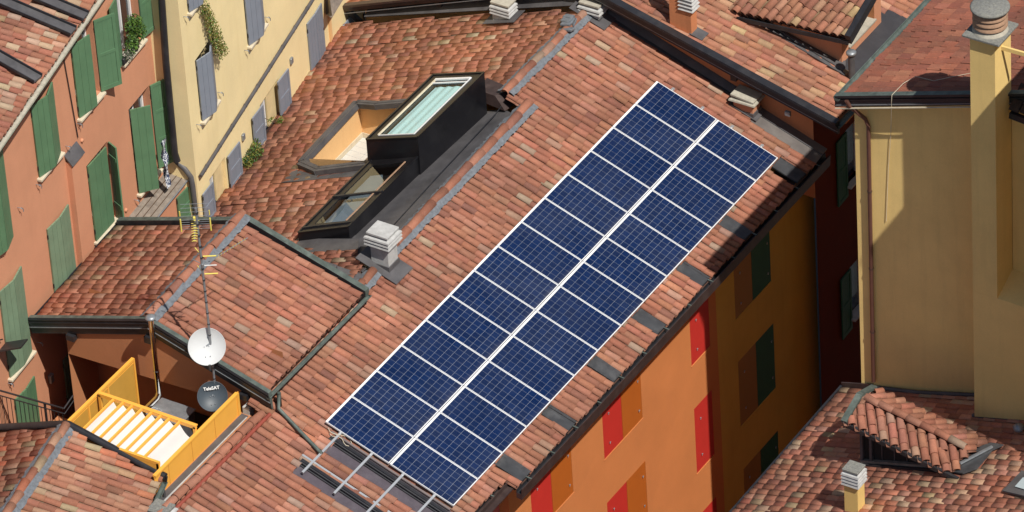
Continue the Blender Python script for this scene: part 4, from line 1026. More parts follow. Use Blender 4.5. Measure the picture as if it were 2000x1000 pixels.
for z in np.linspace(15.0, 15.6, 5): mb.lathe((-1.76, yb2+.05, z), [(.012, 0), (.012, .012), (.0005, .014)], M_AMBER, 8, (0, 1, 0))
obj('frame', mb, t)
t = thing('privacy_screen', 'open amber screen of perforated sheet on the left side of the terrace', 'screen', (-4.34, -2, 14.2))
zL = 15.95; xL_ = -4.36
a0 = onX(130, 826, xL_); a1 = onX(260, 702, xL_); zL = (a0[2]+a1[2])/2; y0, y1 = a0[1]-.1, a1[1]
mb = MB(); mb.bar(V3(xL_, y0, zL), V3(xL_, y1, zL), .07, .06, M_AMBER); mb.bar(V3(xL_, y0, zL-.09), V3(xL_, y1, zL-.09), .03, .03, M_AMBER)
for f in (0.02, .34, .62, 1.0): y = y0+(y1-y0)*f; mb.bar(V3(xL_, y, 14.2), V3(xL_, y, zL), .05, .05, M_AMBER, (1, 0, 0))
obj('frame', mb, t)
mb = MB(); mb.aabb(xL_-.01, xL_+.01, y0, y1-.03, 14.2, zL-.05, M_AMBERN); obj('sheet', mb, t)
# terrace floor + machine
mb = MB(); mb.aabb(-4.4, -1.6, -4.6, .5, 13.4, 13.55, M_DARK); mb.aabb(-1.78, -1.50, -4.6, -.55, 14.7, 15.02, M_TERRAD); obj('terrace_floor', mb, annex)
mb = MB(); p = hz(335, 800, 14.45); mb.rbox(V3(-3.35, -.95, 14.35), X_*.42, Y_*.3, Z_*.35, M_DKMET, .03); mb.rbox(V3(-3.35, -.95, 14.72), X_*.44, Y_*.32, Z_*.02, M_GALV, .01)
single('heating_unit', mb, 'low dark metal unit on the shaded terrace beside the flue pipe', 'machine')
# lead flashing + ridge line of near roof end
mb = MB(); sheet(mb, [V3(-1.72, -6, 15.03), V3(-1.25, -6, 15.0), V3(-1.2, -.62, 15.0), V3(-1.72, -.62, 15.03)], .03, M_DKMET); sheet(mb, [V3(-1.55, -6, 15.05), V3(-1.5, -6, 15.05), V3(-1.525, -.7, 15.05), V3(-1.55, -.7, 15.05)], .01, M_CONC)
mb.rbox(V3(-1.62, -.5, 15.0), X_*.09, Y_*.10, Z_*.2, M_CONC, .01)
obj('lead_flashing', mb, roofA)
ridge('ridge_cap', PA.at(-1.17, -6.0, .09), PA.at(-1.13, -.75, .09), roofA, 'main', 35, r=.095, mortar=False)
mb = MB(); mb.tube([PA.at(-1.02, -6, .08), PA.at(-1.0, -.6, .08)], .045, M_REDGR, 8); obj('red_roll', mb, roofA)

# ================================================================== near-left gabled house
nb = thing('gabled_house', 'low house at the near left corner with mottled pale and red tiles', 'house', (-4, -6, 0))
r0 = onY(130, 838, -3.62); r1 = hz(20, 1000, r0[2]); r2 = r1+(r1-r0)*.8
c1 = onY(317, 937, -3.62); c0 = onY(-60, 848, -3.62)
NR = plane3(r0, r1, c1); NL = plane3(r0, r1, c0)
ee = NR.px(291, 996)
o1 = roof_tiles('roof_slope', NR, [r0, c1, ee, NR.px(255, 1060), NR.px(-40, 1090)], nb, 'near', seed=51, skew=0)
o2 = roof_tiles('roof_slope', NL, [r0, c0, NL.px(-60, 1080), NL.px(-40, 1090)], nb, 'near', seed=52, gapf=.485, hsc=.42, endh=.02)
ridge('ridge_cap', r0+Z_*.10, r2+Z_*.10, o1, 'near', 53, r=.10)
mb = MB()
mb.tube([c0+V3(-.2, .05, .02), r0+V3(0, .05, .10)], .085, M_BLACK, 10); mb.tube([r0+V3(0, .05, .10), c1+V3(.05, .05, .06)], .085, M_BLACK, 10)
mb.bar(c0+V3(-.2, .08, -.1), r0+V3(0, .08, -.02), .04, .26, M_BLACK); mb.bar(r0+V3(0, .08, -.02), c1+V3(.05, .08, -.08), .04, .26, M_BLACK)
obj('verge_trim', mb, nb)
obj('gutter', gutter(c1+V3(.06, 0, -.04), ee+(ee-c1)*1.5+V3(.06, 0, -.04), unit(NR.down*V3(1, 1, 0)), .06, M_VERD), nb)
mb = MB(); mb.poly([V3(c0[0], -3.75, 0), V3(c1[0]-.2, -3.75, 0), V3(c1[0]-.2, -3.75, c1[2]-.15), V3(r0[0], -3.75, r0[2]-.15), V3(c0[0], -3.75, c0[2]-.15)], M_TERRAD)
mb.poly([V3(c1[0]-.2, -3.75, 0), V3(c1[0]+.4, -7, 0), V3(c1[0]+.4, -7, c1[2]-.3), V3(c1[0]-.2, -3.75, c1[2]-.15)], M_TERRAD); obj('wall', mb, nb)
mb = MB(); mb.bar(c1+V3(.06, -.1, -.1), c1+V3(.06, -.1, -.9), .05, .05, M_AMBER, (1, 0, 0)); mb.tube([c1+V3(.1, -.12, -.1), c1+V3(.1, -.12, -1.2)], .03, M_DKMET, 8); obj('downpipe', mb, nb)

# ================================================================== rear building (higher roof behind the chimneys)
rear = thing('rear_building', 'taller building behind with tiled roof, black stepped verge and orange chimney', 'building', (0, 20, 0))
YV = 14.95; v1_, v2_ = onY(1260, 29, YV), onY(1500, 160, YV); ga = (v1_[2]-v2_[2])/(v2_[0]-v1_[0])
PQ = Plane(v1_-Z_*.09, ga)
xr2 = -2.5; zr2 = PQ.z(xr2, 0); v3_ = onY(662, 6, YV)
PBq = plane3(V3(xr2, YV, zr2), V3(xr2, 20, zr2), v3_-Z_*.10)
dy = PQ.px(1645, 128)[1]        # dormer side wall
XE = onY(1648, 246, YV)[0]-.22
fp = [PQ.px(*p) for p in ((1482, 28), (1645, 136), (1668, 148), (1700, 134), (1790, 45), (1735, 22), (1640, 40), (1530, 10))]
polyq = [PQ.at(-2.5, YV), PQ.at(XE, YV), PQ.at(XE, 24), PQ.at(-2.5, 24)]
rq = roof_tiles('roof_slope', PQ, polyq, rear, 'rear', [fp], seed=61, expo=.36, pitch=.205, rad=.088)
rq2 = roof_tiles('roof_slope', PBq, [PBq.at(-2.5, YV), PBq.at(v3_[0], YV), PBq.at(v3_[0], 18), PBq.at(-2.5, 18)], rear, 'back', seed=62, hsc=.45, endh=.02)
ridge('ridge_cap', V3(-2.5, YV, zr2+.1), V3(-2.5, 24, zr2+.1), rq, 'rear', 63)
mb = MB()
prof = [(0, .12), (.20, .12), (.20, .06), (.14, .0), (.13, -.14), (.09, -.17), (.09, -.24), (0, -.27)]
verge(PQ, -2.5, XE+.10, YV+.02, -1, (M_BLACK, M_BLACK)); obj('fascia', mb, rear); mb = MB()

prof = [(0, .08), (.16, .08), (.16, .02), (.10, -.08), (.09, -.12), (0, -.13)]; verge(PBq, -2.5, v3_[0]-.05, YV+.02, -1, (M_BRONZE, M_BRONZE))
obj('fascia', mb, rear)
mb = MB()
mb.aabb(-2.3, 3.9, YV+.04, YE+.4, 13.9, 13.93, M_BLACK) if False else None
yw = YE+.06
for P_, xa, xb in ((PQ, -2.5, 3.35), (PBq, v3_[0]+.5, -2.5)):
    mb.poly([V3(xa, yw, 12.0), V3(xb, yw, 12.0), V3(xb, yw, P_.z(xb, 0)-.10), V3(xa, yw, P_.z(xa, 0)-.10)], M_CHOR if P_ is PQ else M_APRI)
    a = P_.at(xa, YV+.05, -.20); b = P_.at(xb, YV+.05, -.20); c = P_.at(xb, yw, -.14); d = P_.at(xa, yw, -.14); mb.poly([a, b, c, d], M_BLACK)
obj('gable_wall', mb, rear)
mb = MB(); RW = Wall((3.35, 0, 0), 90)
w1 = prect(RW, (1632, 275), (1672, 235), (1636, 395), (1676, 350)); w2 = prect(RW, (1640, 545), (1680, 500), (1645, 650), (1685, 610))
hw = [(w1[0]+.45, w1[1]+.6, w1[2]+.2, w1[3]), (w2[0]+.45, w2[1]+.6, w2[2], w2[3])]
RW.build(mb, yw, 30, 0, PQ.z(3.35, 0)-.1, hw, M_REDW, .2)
mb.aabb(3.36, 4.2, yw, 24, PQ.z(3.9, 0)-.30, PQ.z(3.9, 0)-.26, M_TERRA)
obj('alley_wall', mb, rear)
for (s0, s1, z0, z1) in (w1, w2):
    leaf(rear, RW.P(s0+.45, 0, .03)[:2], RW.P(s0-.05, 0, .05)[:2], z0-.1, z1, M_GREEND, 'panel', X_)
    sill(rear, RW, s0+.4, s1+.7, z0+.2, M_CONC, .15)
    m = MB(); m.box(RW.P((s0+.45+s1+.6)/2, (z0+z1)/2+.1, -.12), Y_*((s1-s0+.15)/2), X_*.02, Z_*((z1-z0)/2-.12), M_GLASSD); m.bar(RW.P(s0+.48, z0+.2, -.1), RW.P(s0+.48, z1, -.1), .05, .05, M_FRAME, (1, 0, 0)); m.bar(RW.P(s0+1.05, z0+.2, -.1), RW.P(s0+1.05, z1, -.1), .05, .05, M_FRAME, (1, 0, 0)); obj('window', m, rear)
obj('gutter', gutter(PQ.at(XE+.10, YV-.05, -.03), PQ.at(XE+.10, 24, -.03), X_, .075, M_VERD), rear)
mb = MB()
for x in (-6.55, -8.0): mb = MB(); mb.aabb(x, x+.18, YV+.05, yw, PBq.z(x, 0)-.34, PBq.z(x, 0)-.16, M_BLACK); obj('bracket', mb, rear)
mb = MB()
mb.bar(V3(-9.1, YV+.1, PBq.z(-9.1, 0)-.15), V3(-8.6, yw-.1, PBq.z(-8.9, 0)-.75), .10, .12, M_BLACK)
obj('strut', mb, rear); mb = MB(); mb.aabb(1.35, 1.5, YV+.1, yw, PQ.z(1.5, 0)-.5, PQ.z(1.5, 0)-.32, M_BLACK); obj('bracket', mb, rear); mb = MB()
mb.rbox(V3(2.9, YV-.02, PQ.z(2.9, 0)-.47), X_*.07, Y_*.04, Z_*.06, M_GALV, .01)
obj('bracket', mb, rear)
mb = MB()  # lead upstand along the wall foot
for P_, xa, xb, hh, oo in ((PA, -2.2, 2.0, .22, .16), (PB, -8.5, -2.35, .34, .40)):
    a, b = P_.at(xa, yw-.01, .0), P_.at(xb, yw-.01, .0); sheet(mb, [a+V3(0, 0, hh), b+V3(0, 0, hh), b+V3(0, -oo, .11), a+V3(0, -oo, .11)], .02, M_DKMET)
sheet(mb, [PA.at(1.9, yw, .07), PA.at(3.7, yw, .07), PA.at(3.72, yw-.62, .045), PA.at(1.9, yw-.62, .05)], .02, simple('brown_grey_lead', (.13, .115, .108), .7, var=.25, scale=3, stain=(.24, .22, .2), stain_amt=.4)); mb.bar(PA.at(2.0, yw-.25, .075), PA.at(3.7, yw-.25, .07), .03, .02, M_DKMET, PA.N)
obj('upstand_flashing', mb, rear)
# orange chimney on it
q = PQ.px(1351, 74); o = MB(); zt_ = onY(1351, 24, q[1])[2]
o.aabb(q[0]-.56, q[0], q[1], q[1]+.26, q[2]-.2, zt_, M_CHOR); o.aabb(q[0]-.56, q[0]-.22, q[1]+.001, q[1]+.259, zt_, zt_+1.0, M_CHOR)
ch = obj('chimney', o, rq)
o = MB(); cx_ = q[0]-.06
for k in range(5):
    z = zt_+.03+k*.10; o.hexa([(cx_-.26, q[1]-.04, z-.025), (cx_+.14, q[1]-.04, z-.025), (cx_+.14, q[1]+.30, z-.025), (cx_-.26, q[1]+.30, z-.025)], [(cx_-.22, q[1]-.0, z+.03), (cx_+.10, q[1]-.0, z+.03), (cx_+.10, q[1]+.26, z+.03), (cx_-.22, q[1]+.26, z+.03)], M_CONC)
o.aabb(cx_-.16, cx_+.04, q[1]+.05, q[1]+.22, zt_, zt_+.5, M_CONCD); obj('cap', o, ch)
o = MB(); sheet(o, [PQ.at(q[0]-.05, q[1]-.02, .11), PQ.at(q[0]+.28, q[1]-.02, .11), PQ.at(q[0]+.28, q[1]+.3, .11), PQ.at(q[0]-.05, q[1]+.3, .11)], .02, M_DKMET); obj('flashing', o, ch)
# dormer
c0_ = PQ.px(1645, 128); zde = onY(1645, 79, c0_[1])[2]; xd1 = c0_[0]; dyy = c0_[1]
mb = MB(); xd0 = (PQ.d-zde)/PQ.gx
mb.poly([V3(xd1, dyy, c0_[2]-.1), V3(xd1, dyy, zde), V3(xd0-.8, dyy, zde), V3(xd0-.8, dyy, PQ.z(xd0, 0)-.1)], M_TERRA)
pw_ = .32; dyE = dyy+1.55; zt2 = zde+.5
def frontbox(y0, y1): mb.poly([V3(xd1, y0, PQ.z(xd1, 0)-.1), V3(xd1, y1, PQ.z(xd1, 0)-.1), V3(xd1, y1, zt2), V3(xd1, y0, zde if y0 == dyy else zt2)], M_TERRA)
frontbox(dyy, dyy+pw_); frontbox(dyE, dyE+pw_)
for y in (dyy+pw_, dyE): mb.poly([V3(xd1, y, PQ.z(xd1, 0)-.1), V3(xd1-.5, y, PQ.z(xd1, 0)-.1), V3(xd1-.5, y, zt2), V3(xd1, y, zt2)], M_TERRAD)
mb.poly([V3(xd1, dyE+pw_, c0_[2]-.1), V3(xd1-3, dyE+pw_, c0_[2]-.1), V3(xd1-3, dyE+pw_, zt2), V3(xd1, dyE+pw_, zt2)], M_TERRA)
zs_ = c0_[2]+.30; mb.poly([V3(xd1, dyy+pw_, c0_[2]-.1), V3(xd1, dyE, c0_[2]-.1), V3(xd1, dyE, zs_), V3(xd1, dyy+pw_, zs_)], M_TERRA)
dw = obj('dormer', mb, rear)
mb = MB(); mb.aabb(xd1-.42, xd1+.05, dyy+pw_-.02, dyE+.02, zs_, zs_+.04, M_CONCY); obj('sill', mb, dw)
mb = MB(); xw_ = xd1-.42
for a in (dyy+pw_+.05, dyE-.05, (dyy+pw_+dyE)/2): mb.bar(V3(xw_, a, zs_+.04), V3(xw_, a, zt2), .08, .06, M_WHITE, (1, 0, 0))
mb.bar(V3(xw_, dyy+pw_, zs_+.08), V3(xw_, dyE, zs_+.08), .06, .08, M_WHITE); mb.poly([V3(xw_-.01, dyy+pw_, zs_), V3(xw_-.01, dyE, zs_), V3(xw_-.01, dyE, zt2), V3(xw_-.01, dyy+pw_, zt2)], M_WINFILL); obj('window', mb, dw)
ev = onY(1640, 66, dyy-.28); PD = Plane((ev[0], dyy-.28, ev[2]-.06), .10, -.36)
e0_ = onY(1440, 22, dyy-.28); 
PD = plane3(V3(ev[0], dyy-.28, ev[2]-.06), V3(e0_[0], dyy-.28, e0_[2]-.06), V3(ev[0], dyy+.9, ev[2]-.06+1.18*.36))
pdw = [V3(e0_[0]-.1, dyy-.28, 0), V3(xd1+.30, dyy-.28, 0), V3(xd1+.30, dyy+1.1, 0), V3(e0_[0]-.1, dyy+1.1, 0)]
rd = roof_tiles('dormer_roof', PD, [V3(p[0], p[1], PD.z(p[0], p[1])) for p in pdw], rear, 'rear', seed=64, expo=.33, pitch=.20, hsc=.85)
mb = MB(); a, b = PD.at(xd1+.36, dyy-.34, .06), PD.at(xd1+.36, dyy+1.1, .06); mb.bar(a, b, .14, .16, M_BLACK); mb.bar(PD.at(xd1+.34, dyy-.3, -.12), PD.at(e0_[0], dyy-.3, -.12), .04, .10, M_BLACK); mb.bar(a+V3(-.1, .1, -.18), b+V3(-.1, 0, -.18), .25, .12, M_BLACK)
obj('verge_trim', mb, rd)
mb = MB()
sheet(mb, [PQ.at(p[0], p[1], .05) for p in fp], .03, simple('charcoal_roof_felt', (.035, .034, .04), .85, var=.2, scale=4, stain=(.1, .1, .1), stain_amt=.2))
sheet(mb, [PQ.px(*p, .09) for p in ((1432, 16), (1500, 24), (1652, 120), (1650, 147))], .03, M_DKMET); a, b = PQ.px(1440, 14), PQ.px(1648, 144); mb.bar(a+Z_*.10, b+Z_*.10, .07, .05, M_DKMET, PQ.N)
obj('felt_sheet', mb, rear)
q = PQ.px(1664, 160); zt3 = onY(1668, 107, q[1])[2]
mb = MB(); mb.tube([q-Z_*.1, V3(q[0], q[1], zt3)], .075, M_DKMET, 14); mb.lathe((q[0], q[1], zt3), [(.07, -.02), (.115, .0), (.12, .05), (.10, .075), (.0005, .085)], M_GALV, 20); obj('vent_pipe', mb, rear)

# ================================================================== mustard building on the right
mus = thing('mustard_building', 'tall mustard yellow building at right with big round-topped chimney and dark red tiles', 'building', (11, 12, 0))
a, b = onY(1655, 183, 8.25), onY(1895, 180, 8.25); gm = (b[2]-a[2])/(b[0]-a[0])
PM = Plane((a[0], 8.25, a[2]-.06), -gm)
rm = roof_tiles('roof_slope', PM, [PM.at(8.15, 8.27), PM.at(8.15, 22), PM.at(16, 22), PM.at(16, 8.65), PM.at(13.6, 8.65), PM.at(13.6, 8.27)], mus, 'flat', seed=71, expo=.34, pitch=.235, style='flat')
mb = MB(); prof = [(0, .10), (.14, .09), (.14, .03), (.09, .0), (.09, -.22), (0, -.24)]
verge(PM, 7.98, 11.5, 8.25, -1, (M_VERD, M_BLACK)); verge(PM, 12, 16, 8.25, -1, (M_VERD, M_BLACK)); mb.bar(PM.at(8, 8.13, -.24), PM.at(11.5, 8.13, -.24), .03, .02, M_STONE); obj('fascia', mb, mus)
mg = gutter(PM.at(8.06, 8.1, .03), PM.at(8.06, 22, .03), V3(-1, 0, 0), .07, M_VERD); obj('gutter', mg, mus)
MW = Wall((0, 8.45, 0), 0)    # faces -Y
mb = MB(); zmt = lambda x: PM.z(x, 0)-.1
mb.poly([V3(8.28, 8.45, 0), V3(16, 8.45, 0), V3(16, 8.45, zmt(16)), V3(8.28, 8.45, zmt(8.28))], M_MUST)
mb.poly([V3(8.28, 8.45, 0), V3(8.28, 22, 0), V3(8.28, 22, zmt(8.28)), V3(8.28, 8.45, zmt(8.28))], M_MUST)
obj('wall', mb, mus)
sx0 = onY(1897, 300, 7.55)[0]; sx1 = onY(1945, 300, 7.55)[0]; zst = onY(1947, 86, 7.55)[2]; zbs = onY(1945, 582, 7.55)[2]
mb = MB()
mb.aabb(sx0, sx1, 7.55, 8.25, zbs+.002, zst, M_MUST); mb.aabb(sx0+.002, sx1-.002, 8.25, 8.47, zbs, PM.z(sx0, 0)-.15, M_MUST)
st_ = obj('chimney', mb, mus)
mb = MB(); cxs, cys = (sx0+sx1)/2, 7.9
mb.rbox(V3(cxs, cys, zst+.025), X_*((sx1-sx0)/2+.14), Y_*.44, Z_*.03, M_CONCD, .012); obj('cap_slab', mb, st_)
mb = MB(); z = zst+.055; R0 = .315
for k in range(4):
    mb.lathe((cxs, cys, z), [(R0+.05-(.0 if k else -.01), .0), (R0+.05, .03), (R0-.01, .105)], M_CLAYP if k else M_CONCY, 32); mb.lathe((cxs, cys, z+.10), [(R0-.03, 0), (R0-.03, .035)], M_CONCD, 32); z += .125
mb.lathe((cxs, cys, z), [(R0+.02, .0), (R0+.09, .02), (R0+.095, .06), (R0+.06, .085), (.0005, .10)], M_CONCD, 36); obj('clay_drum', mb, st_)
# stepped wing with the sloping sill
mb = MB(); mb.poly([V3(sx0, 7.55, 0), V3(16, 7.55, 0), V3(16, 7.55, zbs-.1), V3(sx1, 7.55, zbs), V3(sx0, 7.55, zbs)], M_MUST); mb.poly([V3(sx0, 7.55, 0), V3(sx0, 8.45, 0), V3(sx0, 8.45, zbs), V3(sx0, 7.55, zbs)], M_MUST)
mb.poly([V3(sx1, 7.55, zbs), V3(16, 7.55, zbs-.1), V3(16, 8.25, zbs+.22), V3(sx1, 8.25, zbs+.30)], M_MUST)
zw2 = onY(1990, 212, 8.2)[2]
mb.poly([V3(sx1+.01, 8.25, zbs), V3(16, 8.25, zbs), V3(16, 8.25, zw2), V3(sx1+.01, 8.25, zw2)], M_MUST)
obj('stepped_wall', mb, mus)
mb = MB(); xo = onY(1972, 170, 8)[0]
Pm2 = plane3(V3(xo, 7.95, zw2+.10), V3(xo+3, 7.95, zw2-.2), V3(xo, 8.65, zw2+.45))
mossy = simple('mossy_dark_slabs', (.045, .03, .025), .95, var=.5, scale=9, stain=(.16, .14, .11), stain_amt=.3, bmp=1, bscale=20)
for k in range(7):
    x = xo+k*.24; mb.hexa([Pm2.at(x, 7.95+.02*(k % 2), 0), Pm2.at(x+.23, 7.95+.02*(k % 2), 0), Pm2.at(x+.23, 8.5, 0), Pm2.at(x, 8.5, 0)], [Pm2.at(x+.01, 7.96+.02*(k % 2), .06), Pm2.at(x+.22, 7.96, .07), Pm2.at(x+.22, 8.5, .06), Pm2.at(x, 8.5, .06)], mossy)
mb.bar(V3(xo+.02, 7.97, zw2-.03), V3(xo+3, 7.97, zw2-.32), .10, .14, M_BLACK)
obj('wing_eave', mb, mus)
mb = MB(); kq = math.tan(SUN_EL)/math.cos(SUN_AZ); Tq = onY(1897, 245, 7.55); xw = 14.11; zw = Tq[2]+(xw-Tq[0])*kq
mb.aabb(xw, 17, 6.07, 8.44, 0, zw-.2, M_MUST); mb.aabb(xw-.0, 17.2, 6.01, 8.445, zw-.2, zw, M_BLACK)  # unseen block out of frame, sized to throw the diagonal wall shadow
obj('unseen_shadow_wing', mb, mus)
mb = MB(); a = onY(1942, 92, 7.8); b2 = V3(14.6, 8.05, 0); bb2 = onY(2010, 108, 7.9); mb.bar(V3(sx1, 7.85, a[2]), bb2, .05, .09, simple('yellow_bar', (.72, .52, .2), .7)); obj('stay_bar', mb, st_)
mb = MB(); c = PM.at(8.12, 8.03, -.02); pw2 = [onY(1653, 196, 8.11), onY(1660, 208, 8.15), onY(1690, 232, 8.37), onY(1696, 246, 8.39), onY(1706, 745, 8.39)]
mb.tube(pw2, .045, simple('copper_brown_pipe', (.13, .06, .045), .4, .2, var=.2), 10)
for z in (.25, .55, .8): p = lerp(pw2[-2], pw2[-1], z); mb.tube([p-Z_*.015, p+Z_*.015], .055, M_BRONZE, 10)
obj('downpipe', mb, mus)
mb = MB(); pts = [PM.px(1895, 143, .06), PM.px(1850, 152, .06), PM.px(1824, 158, .06), PM.px(1788, 149, .1), PM.px(1764, 163, .1), PM.at(*onY(1742, 180, 8.08)[:2], .12), onY(1741, 200, 8.11), onY(1740, 260, 8.42), onY(1735, 330, 8.43), onY(1731, 432, 8.43)]
mb.tube(pts, .0065, M_STONE, 5)
single('loose_cable', mb, 'thin pale cable crossing the dark red tiles and hanging down the mustard wall', 'cable')

# ================================================================== near-right low roof
nr = thing('low_tiled_house', 'house at the lower right with speckled tile roof and small dormer', 'house', (11, 5, 0))
wA, wB = onY(1705, 752, 8.45), onY(1905, 765, 8.45); PN = Plane(wA-Z_*.09, -(wB[2]-wA[2])/(wB[0]-wA[0]))
dpx = [PN.px(*p) for p in ((1688, 890), (1850, 905), (1905, 880), (1940, 870), (1925, 905), (1890, 925), (1860, 930))]
d_hole = [PN.at(9.96, 5.6), PN.at(11.91, 5.6), PN.at(11.91, 6.85), PN.at(9.96, 6.85)]
rn_ = roof_tiles('roof_slope', PN, [PN.at(7.84, 8.41), PN.at(16, 8.41), PN.at(16, 1), PN.at(7.84, 1)], nr, 'mixed', [d_hole], seed=81, expo=.30, pitch=.19, gapf=.487, hsc=.36, endh=.019)
mb = MB(); mb.aabb(8.16, 16, 1, 8.43, 0, 11.0, M_OCHRE); mb.poly([V3(8.16, 8.35, 11), V3(8.16, 1, 11), V3(8.16, 1, 11.85), V3(8.16, 8.35, 11.85)], M_OCHRE); obj('wall', mb, nr)
mb = MB(); mb.bar(PN.at(7.8, 8.41, .0), PN.at(7.8, 1, .0), .05, .12, M_BLACK); mb.bar(PN.at(7.82, 8.41, .08), PN.at(8.61, 8.41, .08), .03, .12, M_BRONZE); obj('gutter', mb, nr)
mb = MB(); mb.tube([PN.at(8.61, 8.41, .06), PN.at(9.71, 8.35, .04), PN.at(11.41, 8.37, .06)], .05, M_DKMET, 6); mb.tube([PN.at(11.46, 7.6, .06), PN.at(16, 7.6, .04)], .06, M_DKMET, 6); obj('lead_joint', mb, nr)
yE = 5.35; E0 = onY(1652, 829, yE); E1 = onY(1868, 919, yE); yR = 6; Ra = onY(1690, 776, yR); Rb = onY(1882, 871, yR)
PDf = plane3(Ra-Z_*.10, Rb-Z_*.10, (E0+E1)/2-Z_*.06); yB = 6.65; Bk = (Ra+Rb)/2+V3(0, yB-yR, (E0[2]+E1[2])/2-(Ra[2]+Rb[2])/2); PDb = plane3(Ra-Z_*.10, Rb-Z_*.10, Bk-Z_*.06)
dm = obj('dormer', MB(), nr) if False else None
mb = MB(); x0 = E0[0]+.22
base = lambda x: PN.z(x, 0)-.1
fz = lambda x, y, P: P.z(x, y)-.10
mb.poly([V3(x0, 5.6, base(x0)), V3(x0, 6.5, base(x0)), V3(x0, 6.5, fz(x0, 6.5, PDb)), V3(x0, yR, fz(x0, yR, PDf)), V3(x0, 5.6, fz(x0, 5.6, PDf))], M_DKMET)
for x in (x0+.03, x0+.25): mb.bar(V3(x, 5.59, base(x)), V3(x, 5.59, fz(x, 5.59, PDf)), .10, .06, M_DKMET, (1, 0, 0))
mb.poly([V3(x0, 5.61, base(x0)), V3(11.91, 5.61, base(11.91)), V3(11.91, 5.61, fz(11.91, 5.61, PDf)), V3(x0, 5.61, fz(x0, 5.61, PDf))], M_DARK)
mb.bar(PN.at(x0, 5.57, .14), PN.at(11.91, 5.57, .14), .08, .06, M_WOOD); mb.bar(PN.at(x0, 5.55, .06), PN.at(12.01, 5.55, .06), .16, .10, M_BLACK)
for k in range(4): x = x0+.5+k*.3; mb.bar(V3(x, 5.6, PN.z(x, 0)+.1), V3(x, 5.6, fz(x, 5.61, PDf)), .02, .02, M_DKMET, (1, 0, 0))
dm = obj('dormer', mb, nr)
xa = E0[0]; rdf = roof_tiles('dormer_roof', PDf, [PDf.at(xa+.10, yR), PDf.at(E1[0]-.05, yR), PDf.at(E1[0]-.05, yE), PDf.at(xa+.05, yE)], nr, 'main', seed=82, expo=.36, pitch=.19, hsc=.85)
rdb = roof_tiles('dormer_roof', PDb, [PDb.at(xa+.10, yR), PDb.at(Rb[0]+.1, yR), PDb.at(Rb[0]+.2, yB), PDb.at(xa+.05, yB)], nr, 'main', seed=83, expo=.36, pitch=.19, hsc=.85)
ridge('ridge_cap', Ra+Z_*.0, Rb+Z_*.0, rdf, 'main', 84, r=.085, mortar=False, L=.36)
mb = MB(); pr3 = [PDf.at(xa-.02, yE-.05, .05), PDf.at(xa-.02, yR, .09), PDb.at(xa-.02, yB, .05)]
mb.bar(pr3[0], pr3[1], .14, .06, M_VERD); mb.bar(pr3[1], pr3[2], .14, .06, M_VERD); mb.bar(pr3[0]-Z_*.08, pr3[1]-Z_*.08, .05, .14, M_BLACK)
mb.bar(PDf.at(xa, yE-.02, -.03), PDf.at(E1[0]+.05, yE-.02, -.02), .07, .10, M_BLACK)
obj('verge_trim', mb, rdf)
mb = MB(); pp_ = [PN.px(*p, .11) for p in ((1865, 925), (1890, 925), (1925, 908), (1942, 866), (1985, 866), (1930, 862), (1908, 880), (1880, 900))]
sheet(mb, [PN.px(*p, .13) for p in ((1856, 920), (1880, 924), (1908, 914), (1924, 896), (1938, 878), (1960, 868), (1935, 864), (1884, 882))], .03, M_SLATE)
mb.bar(PN.px(1875, 905, .17), PN.px(1938, 872, .17), .06, .04, M_GALV, PN.N)
obj('valley_flashing', mb, rdf)
q = PN.px(1676, 1003); zt4 = onY(1676, 955, q[1])[2]
slab_chimney(rn_, q[0]-.32, q[0], q[1], q[1]+.30, q[2]-.3, zt4+.42, stucco('yellow_chimney_render', (.80, .56, .20), (.5, .3, .1)), 4, .05, slabmat=M_CONC, topmat=M_CONCD, gap=.085, th=.055)
mb = MB(); sheet(mb, [PN.px(*p, .13) for p in ((1958, 958), (1996, 918), (2040, 940), (2030, 975))], .04, M_DKMET); mb.poly([PN.px(*p, .16) for p in ((1982, 950), (1998, 932), (2030, 945), (2022, 962))], M_WINFILL); obj('roof_window', mb, rn_)
mb = MB(); mb.lathe(PN.px(1990, 838, .12), [(.12, 0), (.13, .06), (.06, .12), (.0005, .13)], M_GALV, 12); obj('vent', mb, rn_)

# ================================================================== terracotta building, left
lf = thing('terracotta_building', 'terracotta building at the left edge with dark green shutters', 'building', (-8.5, 1, 0))
LW = Wall((-7.3, -.5, 0), 97)
LWh, LWn = LW.h, LW.n
def lp(*a): return LW.sz(LW.px(*a))
def hingept(px_): p = LW.px(*px_); return p
holesL = []
def rectL(tl, tr, bl, br): return prect(LW, tl, tr, bl, br)
WA = rectL((135, 95), (178, 40), (154, 228), (197, 176)); WB = rectL((222, 0), (262, -55), (239, 124), (277, 70))
W4 = rectL((250, 215), (290, 168), (270, 377), (308, 326)); W5 = rectL((168, 325), (208, 278), (186, 470), (227, 418))
W1 = rectL((57, 208), (98, 160), (75, 347), (116, 293)); W6 = rectL((89, 447), (130, 400), (105, 572), (146, 522))
W7 = rectL((-40, 335), (1, 283), (-19, 512), (22, 460)); W8 = rectL((-4, 570), (38, 520), (17, 737), (60, 683))
W9 = rectL((27, 780), (65, 732), (40, 900), (78, 852)); W10 = rectL((120, 705), (150, 668), (132, 790), (162, 753)); 
holesL = [WA, WB, W4, W5]
mb = MB(); LW.build(mb, -6, lp(318, 100)[0]+.05, 0, 21.2, holesL, M_TERRA, .28); 
obj('wall', mb, lf)
mb = MB()   # thicker pier with slate cap, corner pilaster
pa = lp(128, 318); pb = lp(150, 290); zc_ = (pa[1]+pb[1])/2
mb.box(LW.P((pa[0]+pb[0])/2+.0, zc_/2, .07), LWh*((pb[0]-pa[0])/2), LWn*.07, Z_*(zc_/2), M_TERRA)
